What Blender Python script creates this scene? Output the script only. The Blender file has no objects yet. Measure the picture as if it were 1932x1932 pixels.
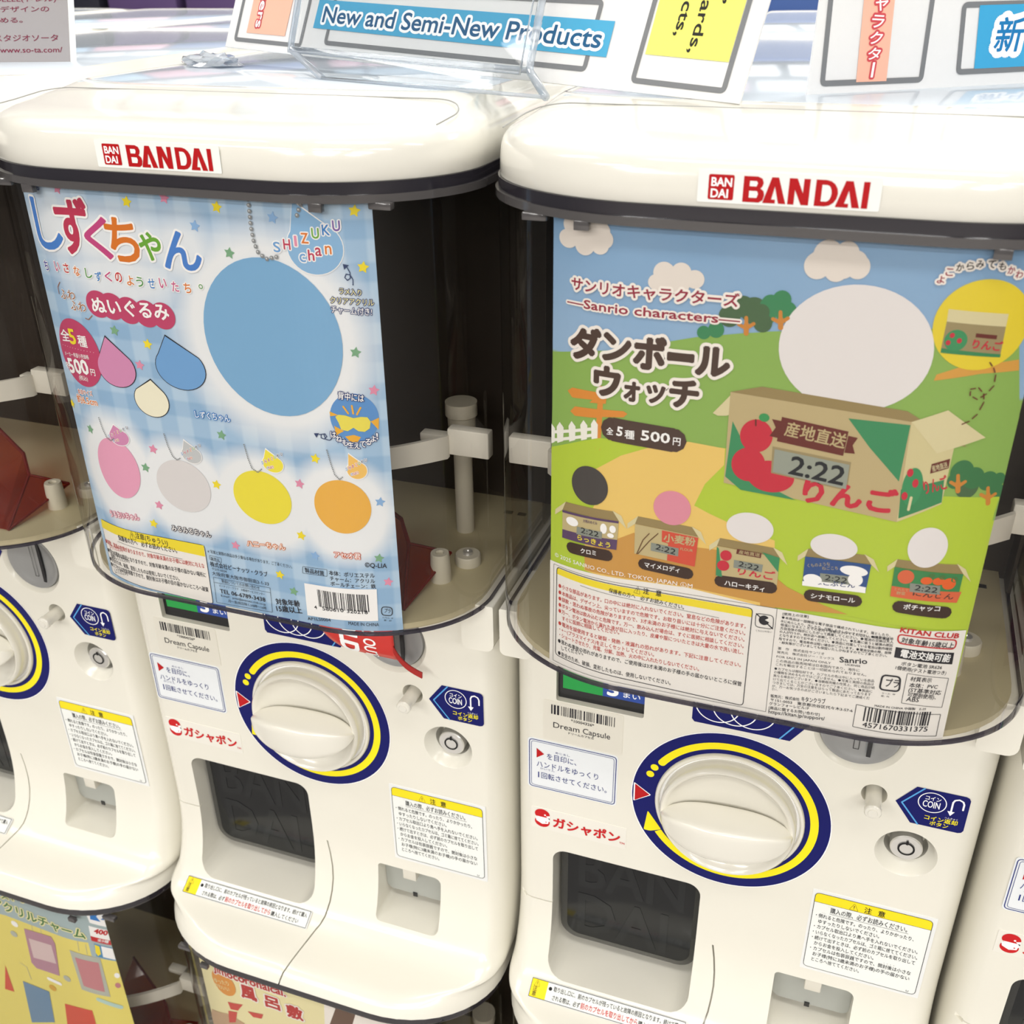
import bpy, bmesh, math, random
import numpy as np
from mathutils import Vector, Matrix
from mathutils.geometry import tessellate_polygon

SC = bpy.context.scene
COL = SC.collection
ZB = 0.95            # height of the control-panel origin above the shop floor
PITCH = 0.30         # distance between neighbouring machines

# ------------------------------------------------------------ camera
cam_d = bpy.data.cameras.new('camera')
cam = bpy.data.objects.new('camera', cam_d)
COL.objects.link(cam)
R0 = Vector((0.94345492, 0.33130157, -0.01149262))
R1 = Vector((0.14721287, -0.44978002, -0.88092355))
R2 = Vector((-0.29702051, 0.8294198, -0.47311903))
mw = Matrix.Identity(4)
for i in range(3):
    mw[i][0] = R0[i]; mw[i][1] = -R1[i]; mw[i][2] = -R2[i]
mw.translation = Vector((0.3375, -0.506, 0.4670 + ZB))
cam.matrix_world = mw
cam_d.sensor_width = 36.0
cam_d.lens = 1951.74 / 1932 * 36.0
cam_d.clip_start = 0.02
cam_d.dof.use_dof = True
cam_d.dof.focus_distance = 0.60
cam_d.dof.aperture_fstop = 16.0
SC.camera = cam

# ------------------------------------------------------------ light and exposure
SC.view_settings.view_transform = 'Standard'
SC.view_settings.look = 'None'
SC.view_settings.gamma = 1.0
SC.view_settings.use_curve_mapping = False
SC.view_settings.exposure = -1.06
SC.cycles.use_denoising = True
SC.cycles.max_bounces = 10
SC.cycles.transparent_max_bounces = 24
SC.cycles.caustics_reflective = False
SC.cycles.caustics_refractive = False
SC.cycles.sample_clamp_indirect = 6.0
world = bpy.data.worlds.new('shop_surroundings')
SC.world = world
world.use_nodes = True
bg = world.node_tree.nodes['Background']
bg.inputs[0].default_value = (1.0, 0.98, 0.96, 1)
bg.inputs[1].default_value = 0.26

def area(name, x, y, z, sx, sy, power, tilt=0.0, col=(1, .98, .95)):
    l = bpy.data.lights.new(name, 'AREA'); l.shape = 'RECTANGLE'
    l.size = sx; l.size_y = sy; l.energy = power; l.color = col
    o = bpy.data.objects.new(name, l); COL.objects.link(o)
    o.location = (x, y, z); o.rotation_euler = (tilt, 0, 0)
    return o
LAMPS = [(x, y, p) for y, p in ((.95, 60), (-.9, 14), (-2.7, 48), (-4.4, 130), (-6.0, 150)) for x in (-1.5, .45, 2.4)]
for lx, ly, lp in LAMPS:
    area('ceiling_light_lamp', lx, ly, 2.775, 1.15, 0.28, lp)

# ------------------------------------------------------------ materials
def s2l(c):
    return tuple((v / 12.92 if v <= .04045 else ((v + .055) / 1.055) ** 2.4) for v in c)
def hexc(h):
    h = h.lstrip('#'); return s2l(tuple(int(h[i:i+2], 16) / 255 for i in (0, 2, 4)))
MATS = {}
def mat(name, col, rough=.4, metal=0., spec=.5, coat=0., noise=None, alpha=None, trans=0., bump=0.):
    if name in MATS: return MATS[name]
    m = bpy.data.materials.new(name); m.use_nodes = True
    nt = m.node_tree; b = nt.nodes['Principled BSDF']
    c = hexc(col) if isinstance(col, str) else col
    b.inputs['Base Color'].default_value = (*c, 1)
    b.inputs['Roughness'].default_value = rough
    b.inputs['Metallic'].default_value = metal
    b.inputs['Specular IOR Level'].default_value = spec
    b.inputs['Coat Weight'].default_value = coat
    b.inputs['Coat Roughness'].default_value = .06
    if noise:
        n = nt.nodes.new('ShaderNodeTexNoise'); n.inputs['Scale'].default_value = noise[0]
        n.inputs['Detail'].default_value = 4
        tc = nt.nodes.new('ShaderNodeTexCoord'); nt.links.new(tc.outputs['Object'], n.inputs['Vector'])
        mx = nt.nodes.new('ShaderNodeMix'); mx.data_type = 'RGBA'
        mx.inputs['A'].default_value = (*c, 1)
        mx.inputs['B'].default_value = (*[v * noise[1] for v in c], 1)
        nt.links.new(n.outputs['Fac'], mx.inputs['Factor']); nt.links.new(mx.outputs['Result'], b.inputs['Base Color'])
        if bump:
            bp = nt.nodes.new('ShaderNodeBump'); bp.inputs['Strength'].default_value = bump; bp.inputs['Distance'].default_value = .0005
            nt.links.new(n.outputs['Fac'], bp.inputs['Height']); nt.links.new(bp.outputs['Normal'], b.inputs['Normal'])
    MATS[name] = m
    return m
def clear_mat(name, tint, ior=1.45, rough=.02, body=0.0, body_col=(.02, .02, .03)):
    """thin clear plastic: what passes straight through is tinted, the rest mirrors by Fresnel"""
    if name in MATS: return MATS[name]
    m = bpy.data.materials.new(name); m.use_nodes = True
    nt = m.node_tree; nt.nodes.clear(); N = nt.nodes.new; L = nt.links.new
    out = N('ShaderNodeOutputMaterial'); tr = N('ShaderNodeBsdfTransparent'); gl = N('ShaderNodeBsdfGlossy')
    fr = N('ShaderNodeFresnel'); mx = N('ShaderNodeMixShader')
    tr.inputs[0].default_value = (*tint, 1); gl.inputs['Roughness'].default_value = rough
    ge = N('ShaderNodeNewGeometry'); mr = N('ShaderNodeMapRange')     # leaving a sheet mirrors no more than entering it
    mr.inputs['To Min'].default_value = ior; mr.inputs['To Max'].default_value = 1 / ior
    L(ge.outputs['Backfacing'], mr.inputs['Value']); L(mr.outputs['Result'], fr.inputs['IOR'])
    src = tr.outputs[0]
    if body > 0:
        d = N('ShaderNodeBsdfDiffuse'); d.inputs[0].default_value = (*body_col, 1)
        m2 = N('ShaderNodeMixShader'); m2.inputs[0].default_value = body
        L(tr.outputs[0], m2.inputs[1]); L(d.outputs[0], m2.inputs[2]); src = m2.outputs[0]
    L(fr.outputs[0], mx.inputs[0]); L(src, mx.inputs[1]); L(gl.outputs[0], mx.inputs[2]); L(mx.outputs[0], out.inputs[0])
    MATS[name] = m
    return m
M_BODY = mat('ivory_plastic', (.79, .765, .675), .22, coat=.25, noise=(60, .985))
M_LID = mat('white_lid_plastic', (.77, .75, .675), .14, coat=.35, noise=(40, .985))
M_PANEL = mat('lid_top_film', (.60, .66, .72), .09, spec=.5, coat=0, noise=(14, .90), bump=.25)
M_KNOB = mat('ivory_knob_plastic', (.76, .735, .655), .2, coat=.5)
M_GREY = mat('grey_plastic', (.27, .27, .265), .35, coat=.1)
M_GREY2 = mat('light_grey_plastic', (.36, .37, .34), .4)
M_DARK = mat('black_plastic', (.012, .012, .014), .25)
M_FLAP = mat('smoked_black_plastic', (.010, .011, .012), .09, spec=.35)
M_EMB = mat('smoked_black_embossing', (.013, .0145, .0155), .13, spec=.38)
M_FRAME = clear_mat('smoked_clear_edge', (.50, .50, .48), body=.35, body_col=(.12, .12, .115))
M_BLACKHOLE = mat('dark_interior', (.010, .007, .006), .55)
M_BACK = mat('dark_brown_backboard', (.030, .022, .017), .4)
M_FLOOR = mat('pale_yellow_plastic', (.54, .475, .30), .35, noise=(25, .93))
M_POST = mat('off_white_plastic', (.60, .56, .45), .4)
M_WHITEP = mat('white_bracket_plastic', (.66, .63, .55), .35)
M_RED = clear_mat('clear_red_plastic', (.62, .16, .08), body=.22, body_col=(.30, .035, .02))
M_REDE = clear_mat('clear_red_plastic_edge', (.25, .03, .02), body=.7, body_col=(.2, .02, .015))
M_COVER = clear_mat('smoked_clear_cover', (.885, .875, .86), 1.40, .015)
M_RIM = mat('smoked_rim', (.022, .020, .026), .12, coat=.5)
M_RIM2 = mat('grey_smoked_rim', (.075, .07, .07), .15, coat=.5)
M_EDGE = clear_mat('smoked_cover_edge', (.34, .32, .38), 1.5, .05, body=.35, body_col=(.045, .04, .07))
M_CLEAR = clear_mat('clear_acrylic', (.965, .975, .98), 1.5, .01)
M_CLEARE = clear_mat('clear_acrylic_edge', (.80, .84, .88), 1.7, .05, body=.35, body_col=(.75, .8, .86))
M_METAL = mat('brushed_metal', (.80, .79, .76), .28, metal=.75)
M_PAPER = mat('white_paper', (.80, .80, .80), .55, noise=(300, .97))
M_BOARD = mat('white_foam_board', (.86, .86, .85), .5)
M_LABEL = mat('clear_label_film', (.80, .775, .70), .22)
M_SEAM = mat('seam_shadow_gap', (.30, .30, .29), .6)

PAL = {}
PALHEX = dict(navy='2a3d78', navy2='34466f', white='ffffff', paper='f6f3ee', ink='23222a', ink2='4a4650', ink3='2a2320', blu='4f86d6', redp='c23b5a', mag='c94a86', org='e07a2a', grn='6fae3c',
 indigo='4b4aa8', redd='c8242b', org2='e07f36', grn2='4f9a4f', sky2='3d86cf', brn='a36a4a', roseb='c4466e', yel='f7e233', rusty='d0603c', drp='d890bb', drb='74a8de', drw='f7f3da',
 pinks='e795b3', bls='8fb8e6', grs='7fb08a', plushb='7fb2dc', tagb='8dbbe4', vio='7a5aa8', cream='fdf6b0', wingb='5f97d6', sun='f2b43a', wingy='f0e25a', plp='eda6c4', plg='e2dfe0', ply='f3e543', plo='f0b64c',
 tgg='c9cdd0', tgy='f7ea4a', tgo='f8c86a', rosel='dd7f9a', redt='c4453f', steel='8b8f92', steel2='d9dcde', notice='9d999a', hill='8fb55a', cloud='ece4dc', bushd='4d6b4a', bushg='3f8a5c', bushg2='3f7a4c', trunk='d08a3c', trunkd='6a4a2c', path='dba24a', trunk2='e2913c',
 fence='f7f6ec', lime='b8d13f', sand='f0cc72', sand2='cf9a4c', offw='fbf5ee', maroon='9c2f45', maroon2='6a2f28', brownt='4f3c34', brownt2='3f2c24', card='c2b083', card2='ddd3a6', card3='d6cb9a', card4='a0916a', cardin='9a875a', cardf='c6b687', cardd='9f9068',
 boxg='3f9060', boxg2='3b8a58', apple='cc2f42', leaf='3f9a5a', tree='3f9460', ball='ece8e8', sun2='ead438', lcd='9aa093', lcd2='8e948a', lcdk='23262a', vio2='5c4468', yel2='f0dd4a', redb='d8543f', dark='4a4644', plp2='e493a6', nightb='33548f', grnb='3f8a52', orb='dd6a44', carr='e8662c', leafd='4f7a44',
 paper2='f4f1ec', ygrey='a9bcc0', ygreen='3f7a44', ycream='f3ecb4', kblue='2f7fd0', kblue2='4a92c4', ymauve='b88a9c', ypale='dcc4c4', ysil='b8bcb0', yrose='c8848a', yblue='6f8fae', ycyan='b9d6cf', ygold='d8a63c', ybase='eedf74',
 fred='bf3a38', forg='e79c48', fbrn='c9a886', fred2='d4544c', fdark='6f5648', fpeach='e5a57c', fbase='f6edb8',
 bblue='080f60', byel='f6e71e', bred='b8161c', lblue='5aa7e4', redlogo='b01016', redcap='c41a20', green='2f9e4d', blue5='3450a0', cyel='f4dc22', lblk='1a1a1c', paperg='eceeea', sblue='4aa6cf', sblue2='1a5a86', spink='f2b7a0', sred='cf4f56', syel='f1ee74', sgrey='7b7d80', swine='7a2440', tred='c9201c', sblk='20201c', sinstr='23307a', bluesign='3fa4d4', bluesign2='1a78b4')
def pal(k):
    if k not in PAL:
        PAL[k] = mat('print_' + k, hexc(PALHEX[k]), .42, spec=.25)
    return PAL[k]

# ------------------------------------------------------------ mesh helpers
def mesh_obj(name, verts, faces, m, parent=None, smooth=False, mats=None, mi=None, sharp=None):
    me = bpy.data.meshes.new(name)
    me.from_pydata([tuple(v) for v in verts], [], [tuple(f) for f in faces])
    for x in (mats or [m]): me.materials.append(x)
    if mi is not None: me.polygons.foreach_set('material_index', mi)
    if smooth: me.polygons.foreach_set('use_smooth', [True] * len(me.polygons))
    me.update()
    if sharp is not None: sharpen(me, sharp)
    o = bpy.data.objects.new(name, me); COL.objects.link(o)
    if parent is not None: o.parent = parent
    return o
def sharpen(me, deg):
    bm = bmesh.new(); bm.from_mesh(me)
    bmesh.ops.recalc_face_normals(bm, faces=bm.faces)
    a = math.radians(deg)
    for e in bm.edges:
        e.smooth = not (len(e.link_faces) != 2 or e.calc_face_angle(0) > a)
    for f in bm.faces: f.smooth = True
    bm.to_mesh(me); bm.free(); me.update()
def bm_obj(name, bm, m, parent=None, deg=35):
    me = bpy.data.meshes.new(name); bm.to_mesh(me); bm.free()
    me.materials.append(m); sharpen(me, deg)
    o = bpy.data.objects.new(name, me); COL.objects.link(o)
    if parent is not None: o.parent = parent
    return o
def add_box(bm, x0, x1, y0, y1, z0, z1, bev=0., seg=2):
    r = bmesh.ops.create_cube(bm, size=1)
    vs = r['verts']
    for v in vs:
        v.co = Vector((x0 + (v.co.x + .5) * (x1 - x0), y0 + (v.co.y + .5) * (y1 - y0), z0 + (v.co.z + .5) * (z1 - z0)))
    if bev > 0:
        es = list({e for v in vs for e in v.link_edges})
        bmesh.ops.bevel(bm, geom=es, offset=bev, segments=seg, affect='EDGES', profile=.5)
def box_obj(name, x0, x1, y0, y1, z0, z1, m, parent=None, bev=0., seg=2):
    bm = bmesh.new(); add_box(bm, x0, x1, y0, y1, z0 , z1, bev, seg)
    return bm_obj(name, bm, m, parent)
def lathe_y(prof, cx, cz, n=48, cap0=True, cap1=True):
    """profile (r, y) turned about an axis along y"""
    V = []; F = []
    for r, y in prof:
        for k in range(n):
            a = 2 * math.pi * k / n
            V.append((cx + r * math.cos(a), y, cz + r * math.sin(a)))
    for i in range(len(prof) - 1):
        for k in range(n):
            a = i * n + k; b = i * n + (k + 1) % n
            F.append((a, b, b + n, a + n))
    if cap0: F.append(tuple(range(n)))
    if cap1: F.append(tuple(reversed(range((len(prof) - 1) * n, len(prof) * n))))
    return V, F
def lathe_z(prof, cx, cy, n=24):
    V = []; F = []
    for r, z in prof:
        for k in range(n):
            a = 2 * math.pi * k / n
            V.append((cx + r * math.cos(a), cy + r * math.sin(a), z))
    for i in range(len(prof) - 1):
        for k in range(n):
            a = i * n + k; b = i * n + (k + 1) % n
            F.append((a, b, b + n, a + n))
    F.append(tuple(range(n))); F.append(tuple(range((len(prof) - 1) * n, len(prof) * n)))
    return V, F
def tube(pts, r, n=8, closed=False):
    V = []; F = []
    P = [Vector(p) for p in pts]; up = Vector((.13, .21, .97)).normalized()
    m = len(P)
    for i, p in enumerate(P):
        d = (P[(i + 1) % m] - P[i - 1]) if closed else (P[min(i + 1, m - 1)] - P[max(i - 1, 0)])
        d.normalize(); a = d.cross(up).normalized(); b = d.cross(a)
        for k in range(n):
            t = 2 * math.pi * k / n
            V.append(p + a * (r * math.cos(t)) + b * (r * math.sin(t)))
    for i in range(m if closed else m - 1):
        for k in range(n):
            j = (i + 1) % m
            F.append((i * n + k, i * n + (k + 1) % n, j * n + (k + 1) % n, j * n + k))
    if not closed:
        F.append(tuple(reversed(range(n)))); F.append(tuple(range((m - 1) * n, m * n)))
    return V, F
def merge(*parts):
    V = []; F = []
    for v, f in parts:
        o = len(V); V += list(v); F += [tuple(i + o for i in q) for q in f]
    return V, F
def tag(o, label=None, cat=None, group=None, kind=None):
    if label: o['label'] = label
    if cat: o['category'] = cat
    if group: o['group'] = group
    if kind: o['kind'] = kind
    return o
def empty(name, loc, label=None, cat=None, group=None):
    o = bpy.data.objects.new(name, None); o.empty_display_size = .05
    COL.objects.link(o); o.location = loc
    return tag(o, label, cat, group)
def copy_tree(o, parent=None):
    c = o.copy(); COL.objects.link(c); c.parent = parent
    for ch in list(o.children): copy_tree(ch, c)
    return c

# plan outline of cover / lid / base: straight front, elliptical corners
def front_curve(hw, rx, front, ry, n=12, nf=12):
    """points left to right; the curve starts at y = front+ry"""
    P = []
    for k in range(n + 1):
        t = math.pi / 2 * (1 - k / n)
        P.append((-(hw - rx) - rx * math.sin(t), front + ry - ry * math.cos(t)))
    for k in range(1, nf):
        P.append((-(hw - rx) + 2 * (hw - rx) * k / nf, front))
    for k in range(n + 1):
        t = math.pi / 2 * k / n
        P.append(((hw - rx) + rx * math.sin(t), front + ry - ry * math.cos(t)))
    return P
def arc_table(inset):
    rx = .085 - inset; ry = .068 - inset
    P = [(0.0, -ry)]
    for k in range(400):
        t = math.pi / 2 * k / 399
        P.append((.06 + rx * math.sin(t), -ry * math.cos(t)))
    P.append((.145 - inset, .03))
    P = np.array(P); s = np.r_[0, np.cumsum(np.linalg.norm(np.diff(P, axis=0), axis=1))]
    return s, P
ARC = arc_table(.001)
def on_arc(s, h):
    """arc length s (m) on the cover front, h = distance outwards"""
    S, P = ARC; a = np.abs(s)
    x = np.interp(a, S, P[:, 0]); y = np.interp(a, S, P[:, 1])
    x2 = np.interp(a + .0005, S, P[:, 0]); y2 = np.interp(a + .0005, S, P[:, 1])
    x1 = np.interp(np.maximum(a - .0005, 0), S, P[:, 0]); y1 = np.interp(np.maximum(a - .0005, 0), S, P[:, 1])
    tx = x2 - x1; ty = y2 - y1; L = np.hypot(tx, ty)
    nx = ty / L; ny = -tx / L
    x = x + nx * h; y = y + ny * h
    return np.sign(s) * np.abs(x), y

# ------------------------------------------------------------ print engine (flat lettering and pictures)
GLY = {}
GSC = bpy.data.scenes.new('lettering_workbench')     # a scratch scene, removed at the end
GVL = GSC.view_layers[0]
def glyph(ch, bold, res=2):
    key = (ch, bold, res)
    if key in GLY: return GLY[key]
    cu = bpy.data.curves.new('g', 'FONT'); cu.size = 1; cu.resolution_u = res
    cu.offset = 0
    def ev(t):
        cu.body = t
        GVL.update()
        me = bpy.data.meshes.new_from_object(go.evaluated_get(GVL.depsgraph), preserve_all_data_layers=False, depsgraph=GVL.depsgraph)
        n = len(me.vertices); co = np.empty(n * 3); me.vertices.foreach_get('co', co)
        me.calc_loop_triangles(); tr = np.empty(len(me.loop_triangles) * 3, dtype=np.int32); me.loop_triangles.foreach_get('vertices', tr)
        bpy.data.meshes.remove(me)
        return co.reshape(-1, 3)[:, :2].copy(), tr.reshape(-1, 3).copy()
    go = bpy.data.objects.new('g', cu); GSC.collection.objects.link(go)
    v, t = ev(ch)
    if ord(ch) < 0x2000:
        if ('I', 0, 'w') not in GLY:
            a, _ = ev('I'); GLY[('I', 0, 'w')] = a[:, 0].min()
        b, _ = ev(ch + 'I')
        nI = b[:, 0].max()
        a, _ = ev('I'); adv = nI - a[:, 0].max()
    else:
        adv = 1.0
    bpy.data.objects.remove(go); bpy.data.curves.remove(cu)
    GLY[key] = (v, t, adv)
    return GLY[key]
BOLD_R = (0, .011, .018, .026, .036, .046, .058)
class Print:
    """collects flat shapes in millimetres on a 2-D sheet, each with a layer number"""
    def __init__(s): s.V = []; s.F = []; s.M = []; s.n = 0; s.keys = []; s.q = 0
    def k(s, c):
        if c not in s.keys: s.keys.append(c)
        return s.keys.index(c)
    def add(s, v, f, c, lay):
        v = np.asarray(v, float); f = np.asarray(f, dtype=np.int64)
        if len(f) == 0: return
        s.q += 1; s.V.append(np.c_[v, np.full(len(v), float(lay) * 2 + (s.q % 40) * .0215)]); s.F.append(f + s.n); s.M.append(np.full(len(f), s.k(c))); s.n += len(v)
    def poly(s, pts, c, lay=1):
        pts = [p for p in pts if p is not None]
        tr = tessellate_polygon([[Vector((p[0], p[1], 0)) for p in pts]])
        s.add(pts, tr, c, lay)
    def ell(s, cx, cy, rx, ry, c, lay=1, n=48):
        s.poly([(cx + rx * math.cos(2 * math.pi * k / n), cy + ry * math.sin(2 * math.pi * k / n)) for k in range(n)], c, lay)
    def ring(s, cx, cy, rx, ry, w, c, lay=1, a0=0, a1=360, n=64):
        V = []; F = []
        for k in range(n + 1):
            a = math.radians(a0 + (a1 - a0) * k / n)
            V += [(cx + (rx - w) * math.cos(a), cy + (ry - w) * math.sin(a)), (cx + rx * math.cos(a), cy + ry * math.sin(a))]
        for k in range(n): F += [(2 * k, 2 * k + 1, 2 * k + 3), (2 * k, 2 * k + 3, 2 * k + 2)]
        s.add(V, F, c, lay)
    def line(s, pts, w, c, lay=2, closed=False):
        pts = [p for p in pts if p is not None]
        if closed: pts = pts + [pts[0]]
        for (a, b), (p, q) in zip(pts[:-1], pts[1:]):
            d = math.hypot(p - a, q - b)
            if d < 1e-6: continue
            nx = -(q - b) / d * w / 2; ny = (p - a) / d * w / 2
            s.add([(a + nx, b + ny), (a - nx, b - ny), (p - nx, q - ny), (p + nx, q + ny)], [(0, 1, 2), (0, 2, 3)], c, lay)
        if w > .25:
            for a, b in (pts if not closed else pts[:-1]): s.ell(a, b, w / 2, w / 2, c, lay, 10)
    def rbox(s, pts, r, c, lay, ring=None):
        """rounded quad; ring = line width for outline only"""
        out = []
        n = len(pts)
        for i in range(n):
            p = Vector(pts[i]); a = (Vector(pts[i - 1]) - p); b = (Vector(pts[(i + 1) % n]) - p)
            ra = min(r, a.length / 2, b.length / 2)
            A = p + a.normalized() * ra; B = p + b.normalized() * ra
            for k in range(5):
                t = k / 4; out.append(tuple(A * (1 - t) ** 2 + p * 2 * t * (1 - t) + B * t * t))
        if ring: s.line(out, ring, c, lay, True)
        else: s.poly(out, c, lay)
    def star(s, cx, cy, r, c, lay=1, rot=0.2):
        s.poly([(cx + (r if k % 2 == 0 else r * .52) * math.sin(rot + math.pi * k / 5), cy + (r if k % 2 == 0 else r * .52) * math.cos(rot + math.pi * k / 5)) for k in range(10)], c, lay)
    def put(s, v, t, c, lay, oc=None, ow=0, br=0):
        if oc and ow > 0:
            no = 22 if ow > .7 else 10
            for k in range(no):
                a = 2 * math.pi * k / no
                s.add(v + np.array([math.cos(a), math.sin(a)]) * (ow + br), t, oc, lay - .5)
        nb = 4 if br < .06 else 8
        for k in range(nb if br else 0):
            a = 2 * math.pi * (k + .5) / nb
            s.add(v + np.array([math.cos(a), math.sin(a)]) * br, t, c, lay)
        s.add(v, t, c, lay)
    def text(s, txt, x, y, w, h, ang, c, oc=None, ow=0, bold=0, lay=3, res=2):
        parts = []; cx = 0; cjk = any(ord(q) >= 0x2000 for q in txt)
        for ch in txt:
            if ch in ' ': cx += .28; continue
            if ch in '　': cx += 1; continue
            v, t, adv = glyph(ch, 0, res)
            parts.append((v + np.array([cx, 0]), t)); cx += adv
        sx = w / max(cx, .1); sy = h / (.86 if cjk else .72)
        ca, sa = math.cos(math.radians(ang)), math.sin(math.radians(ang))
        for v, t in parts:
            a = v * np.array([sx, sy])
            if cjk: a[:, 1] += .06 * sy
            s.put(np.c_[x + a[:, 0] * ca - a[:, 1] * sa, y + a[:, 0] * sa + a[:, 1] * ca], t, c, lay, oc, ow, BOLD_R[bold] * min(sx, sy))
    def char(s, ch, cx, cy, w, h, c, oc=None, ow=0, bold=0, lay=3, res=4, rot=0):
        v, t, _ = glyph(ch, 0, res); br = BOLD_R[bold] * max(w, h); w = max(w - 2 * br, w * .4); h = max(h - 2 * br, h * .4)
        lo = v.min(0); hi = v.max(0)
        a = (v - (lo + hi) / 2) / np.maximum(hi - lo, 1e-6) * np.array([w, h])
        if rot:
            r = math.radians(rot); a = a @ np.array([[math.cos(r), math.sin(r)], [-math.sin(r), math.cos(r)]])
        s.put(a + np.array([cx, cy]), t, c, lay, oc, ow, br)
    def drop(s, tip, cen, rx, ry, c, lay, oc):
        for key, g, l in ((oc, .45, lay), (c, 0, lay + .5)):
            pts = [(tip[0], tip[1] + g * 2)]
            for k in range(-12, 13):
                a = -math.pi / 2 + math.radians(10.5) * k
                pts.append((cen[0] + (rx + g) * math.cos(a), cen[1] + (ry + g) * math.sin(a)))
            pts = [pts[0]] + pts[1:]
            s.poly(pts, key, l)
    def bars(s, x, y, w, h, seed, lay):
        rnd = random.Random(seed); p = 0
        mods = 95
        while p < mods:
            b = rnd.choice((1, 1, 1, 2, 2, 3)); g = rnd.choice((1, 1, 2, 2, 3))
            if p + b > mods: b = mods - p
            s.poly([(x + w * p / mods, y), (x + w * (p + b) / mods, y), (x + w * (p + b) / mods, y + h), (x + w * p / mods, y + h)], 'ink', lay)
            p += b + g
    def spec(s, items):
        glow = []
        for it in items:
            k = it[0]
            if k == 'T': s.text(it[1], it[2], it[3], it[4], it[5], it[6], it[7], it[8], it[9], it[10], it[11])
            elif k == 'C': s.char(it[1], it[2], it[3], it[4], it[5], it[6], it[7], it[8], it[9], it[10])
            elif k == 'P': s.poly(it[1], it[2], it[3])
            elif k == 'E': s.ell(it[1], it[2], it[3], it[4], it[5], it[6])
            elif k == 'L': s.line(it[1], it[2], it[3], it[4])
            elif k == 'S': s.star(it[1], it[2], it[3], it[4], it[5])
            elif k == 'B': s.bars(*it[1:])
            elif k == 'G': glow.append(it[1:])
            elif k == 'D': s.drop(*it[1:])
            elif k == 'N':
                P = [p for p in it[1] if p]; step = it[2] * 2.5; acc = 0
                for (a, b), (p, q) in zip(P[:-1], P[1:]):
                    d = math.hypot(p - a, q - b); t = acc
                    while t < d:
                        s.ell(a + (p - a) * t / d, b + (q - b) * t / d, it[2], it[2], it[3], 6, 12)
                        if it[2] > .8: s.ell(a + (p - a) * t / d - .2, b + (q - b) * t / d + .25, it[2] * .4, it[2] * .4, 'steel2', 6.5, 8)
                        t += step
                    acc = t - d
            elif k == 'K':
                x0, y0, x1, y1, d, c, l = it[1:]
                s.line([(x0 + d / 2, y0 + (0 if abs(y1 - y0) < 3 else 0)), (x1 - d / 2, y1)], d, c, l)
            elif k == 'R':
                rr = 2.2 if it[2] >= .35 else .25
                if it[4]: s.rbox(it[1], rr, it[4], it[5])
                s.rbox(it[1], rr, it[3], it[5] + .4, ring=it[2])
            elif k == 'V':
                P = it[1]
                for i in range(len(P) - 1):
                    (a, b), (p, q) = P[i], P[i + 1]; n = max(1, int(math.hypot(p - a, q - b) / 3.2))
                    for j in range(n):
                        u, v = j / n, (j + .6) / n
                        s.line([(a + (p - a) * u, b + (q - b) * u), (a + (p - a) * v, b + (q - b) * v)], it[2], it[3], it[4])
        return glow
    def build(s, name, fn, parent, step=5.5e-5, clip=None, cuts=None):
        V = np.concatenate(s.V); F = np.concatenate(s.F); M = np.concatenate(s.M)
        if clip or cuts is not None:
            T3 = V[F]; lo = T3.min(1); hi = T3.max(1); ext = (hi - lo)[:, 0]
            if clip:
                x0, x1, y0, y1 = clip
                inside = (lo[:, 0] >= x0) & (hi[:, 0] <= x1) & (lo[:, 1] >= y0) & (hi[:, 1] <= y1)
                out = (hi[:, 0] <= x0) | (lo[:, 0] >= x1) | (hi[:, 1] <= y0) | (lo[:, 1] >= y1)
            else:
                inside = np.ones(len(F), bool); out = ~inside
            easy = inside & ((ext < 3.5) | ((cuts is None)))
            hard = ~easy & ~out
            FE, ME, FH, MH = F[easy], M[easy], F[hard], M[hard]
            V2 = []; F2 = FE.tolist(); M2 = ME.tolist(); base = len(V)
            if len(FH):
                bm = bmesh.new(); used = {}
                for f, m in zip(FH.tolist(), MH.tolist()):
                    vs = []
                    for i in f:
                        if i not in used: used[i] = bm.verts.new(V[i])
                        vs.append(used[i])
                    try:
                        q = bm.faces.new(vs); q.material_index = m
                    except ValueError: pass
                if clip:
                    for co, no in (((x0, 0, 0), (-1, 0, 0)), ((x1, 0, 0), (1, 0, 0)), ((0, y0, 0), (0, -1, 0)), ((0, y1, 0), (0, 1, 0))):
                        bmesh.ops.bisect_plane(bm, geom=bm.verts[:] + bm.edges[:] + bm.faces[:], plane_co=co, plane_no=no, clear_outer=True)
                for c in (cuts if cuts is not None else []):
                    bmesh.ops.bisect_plane(bm, geom=bm.verts[:] + bm.edges[:] + bm.faces[:], plane_co=(c, 0, 0), plane_no=(1, 0, 0))
                bm.verts.index_update()
                V2 = [v.co[:] for v in bm.verts]
                for f in bm.faces: F2.append([v.index + base for v in f.verts]); M2.append(f.material_index)
                bm.free()
            if len(V2): V = np.concatenate([V, np.array(V2)])
            F = F2; M = M2
            # drop unused vertices
            use = np.zeros(len(V), bool)
            for f in F: use[f] = True
            new = np.cumsum(use) - 1; V = V[use]; F = [new[f].tolist() for f in F]
        X = fn(V[:, 0] / 1000, V[:, 1] / 1000, V[:, 2] * step)
        me = bpy.data.meshes.new(name)
        me.from_pydata(X.tolist(), [], [tuple(f) for f in (F if isinstance(F, list) else F.tolist())])
        for k in s.keys: me.materials.append(pal(k))
        me.polygons.foreach_set('material_index', list(map(int, M)))
        me.update()
        o = bpy.data.objects.new(name, me); COL.objects.link(o)
        if parent is not None: o.parent = parent
        return o
def map_arc(dz, base):
    def f(s, z, h):
        x, y = on_arc(s, base + h)
        return np.c_[x, y, z + dz + ZB]
    return f
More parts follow.
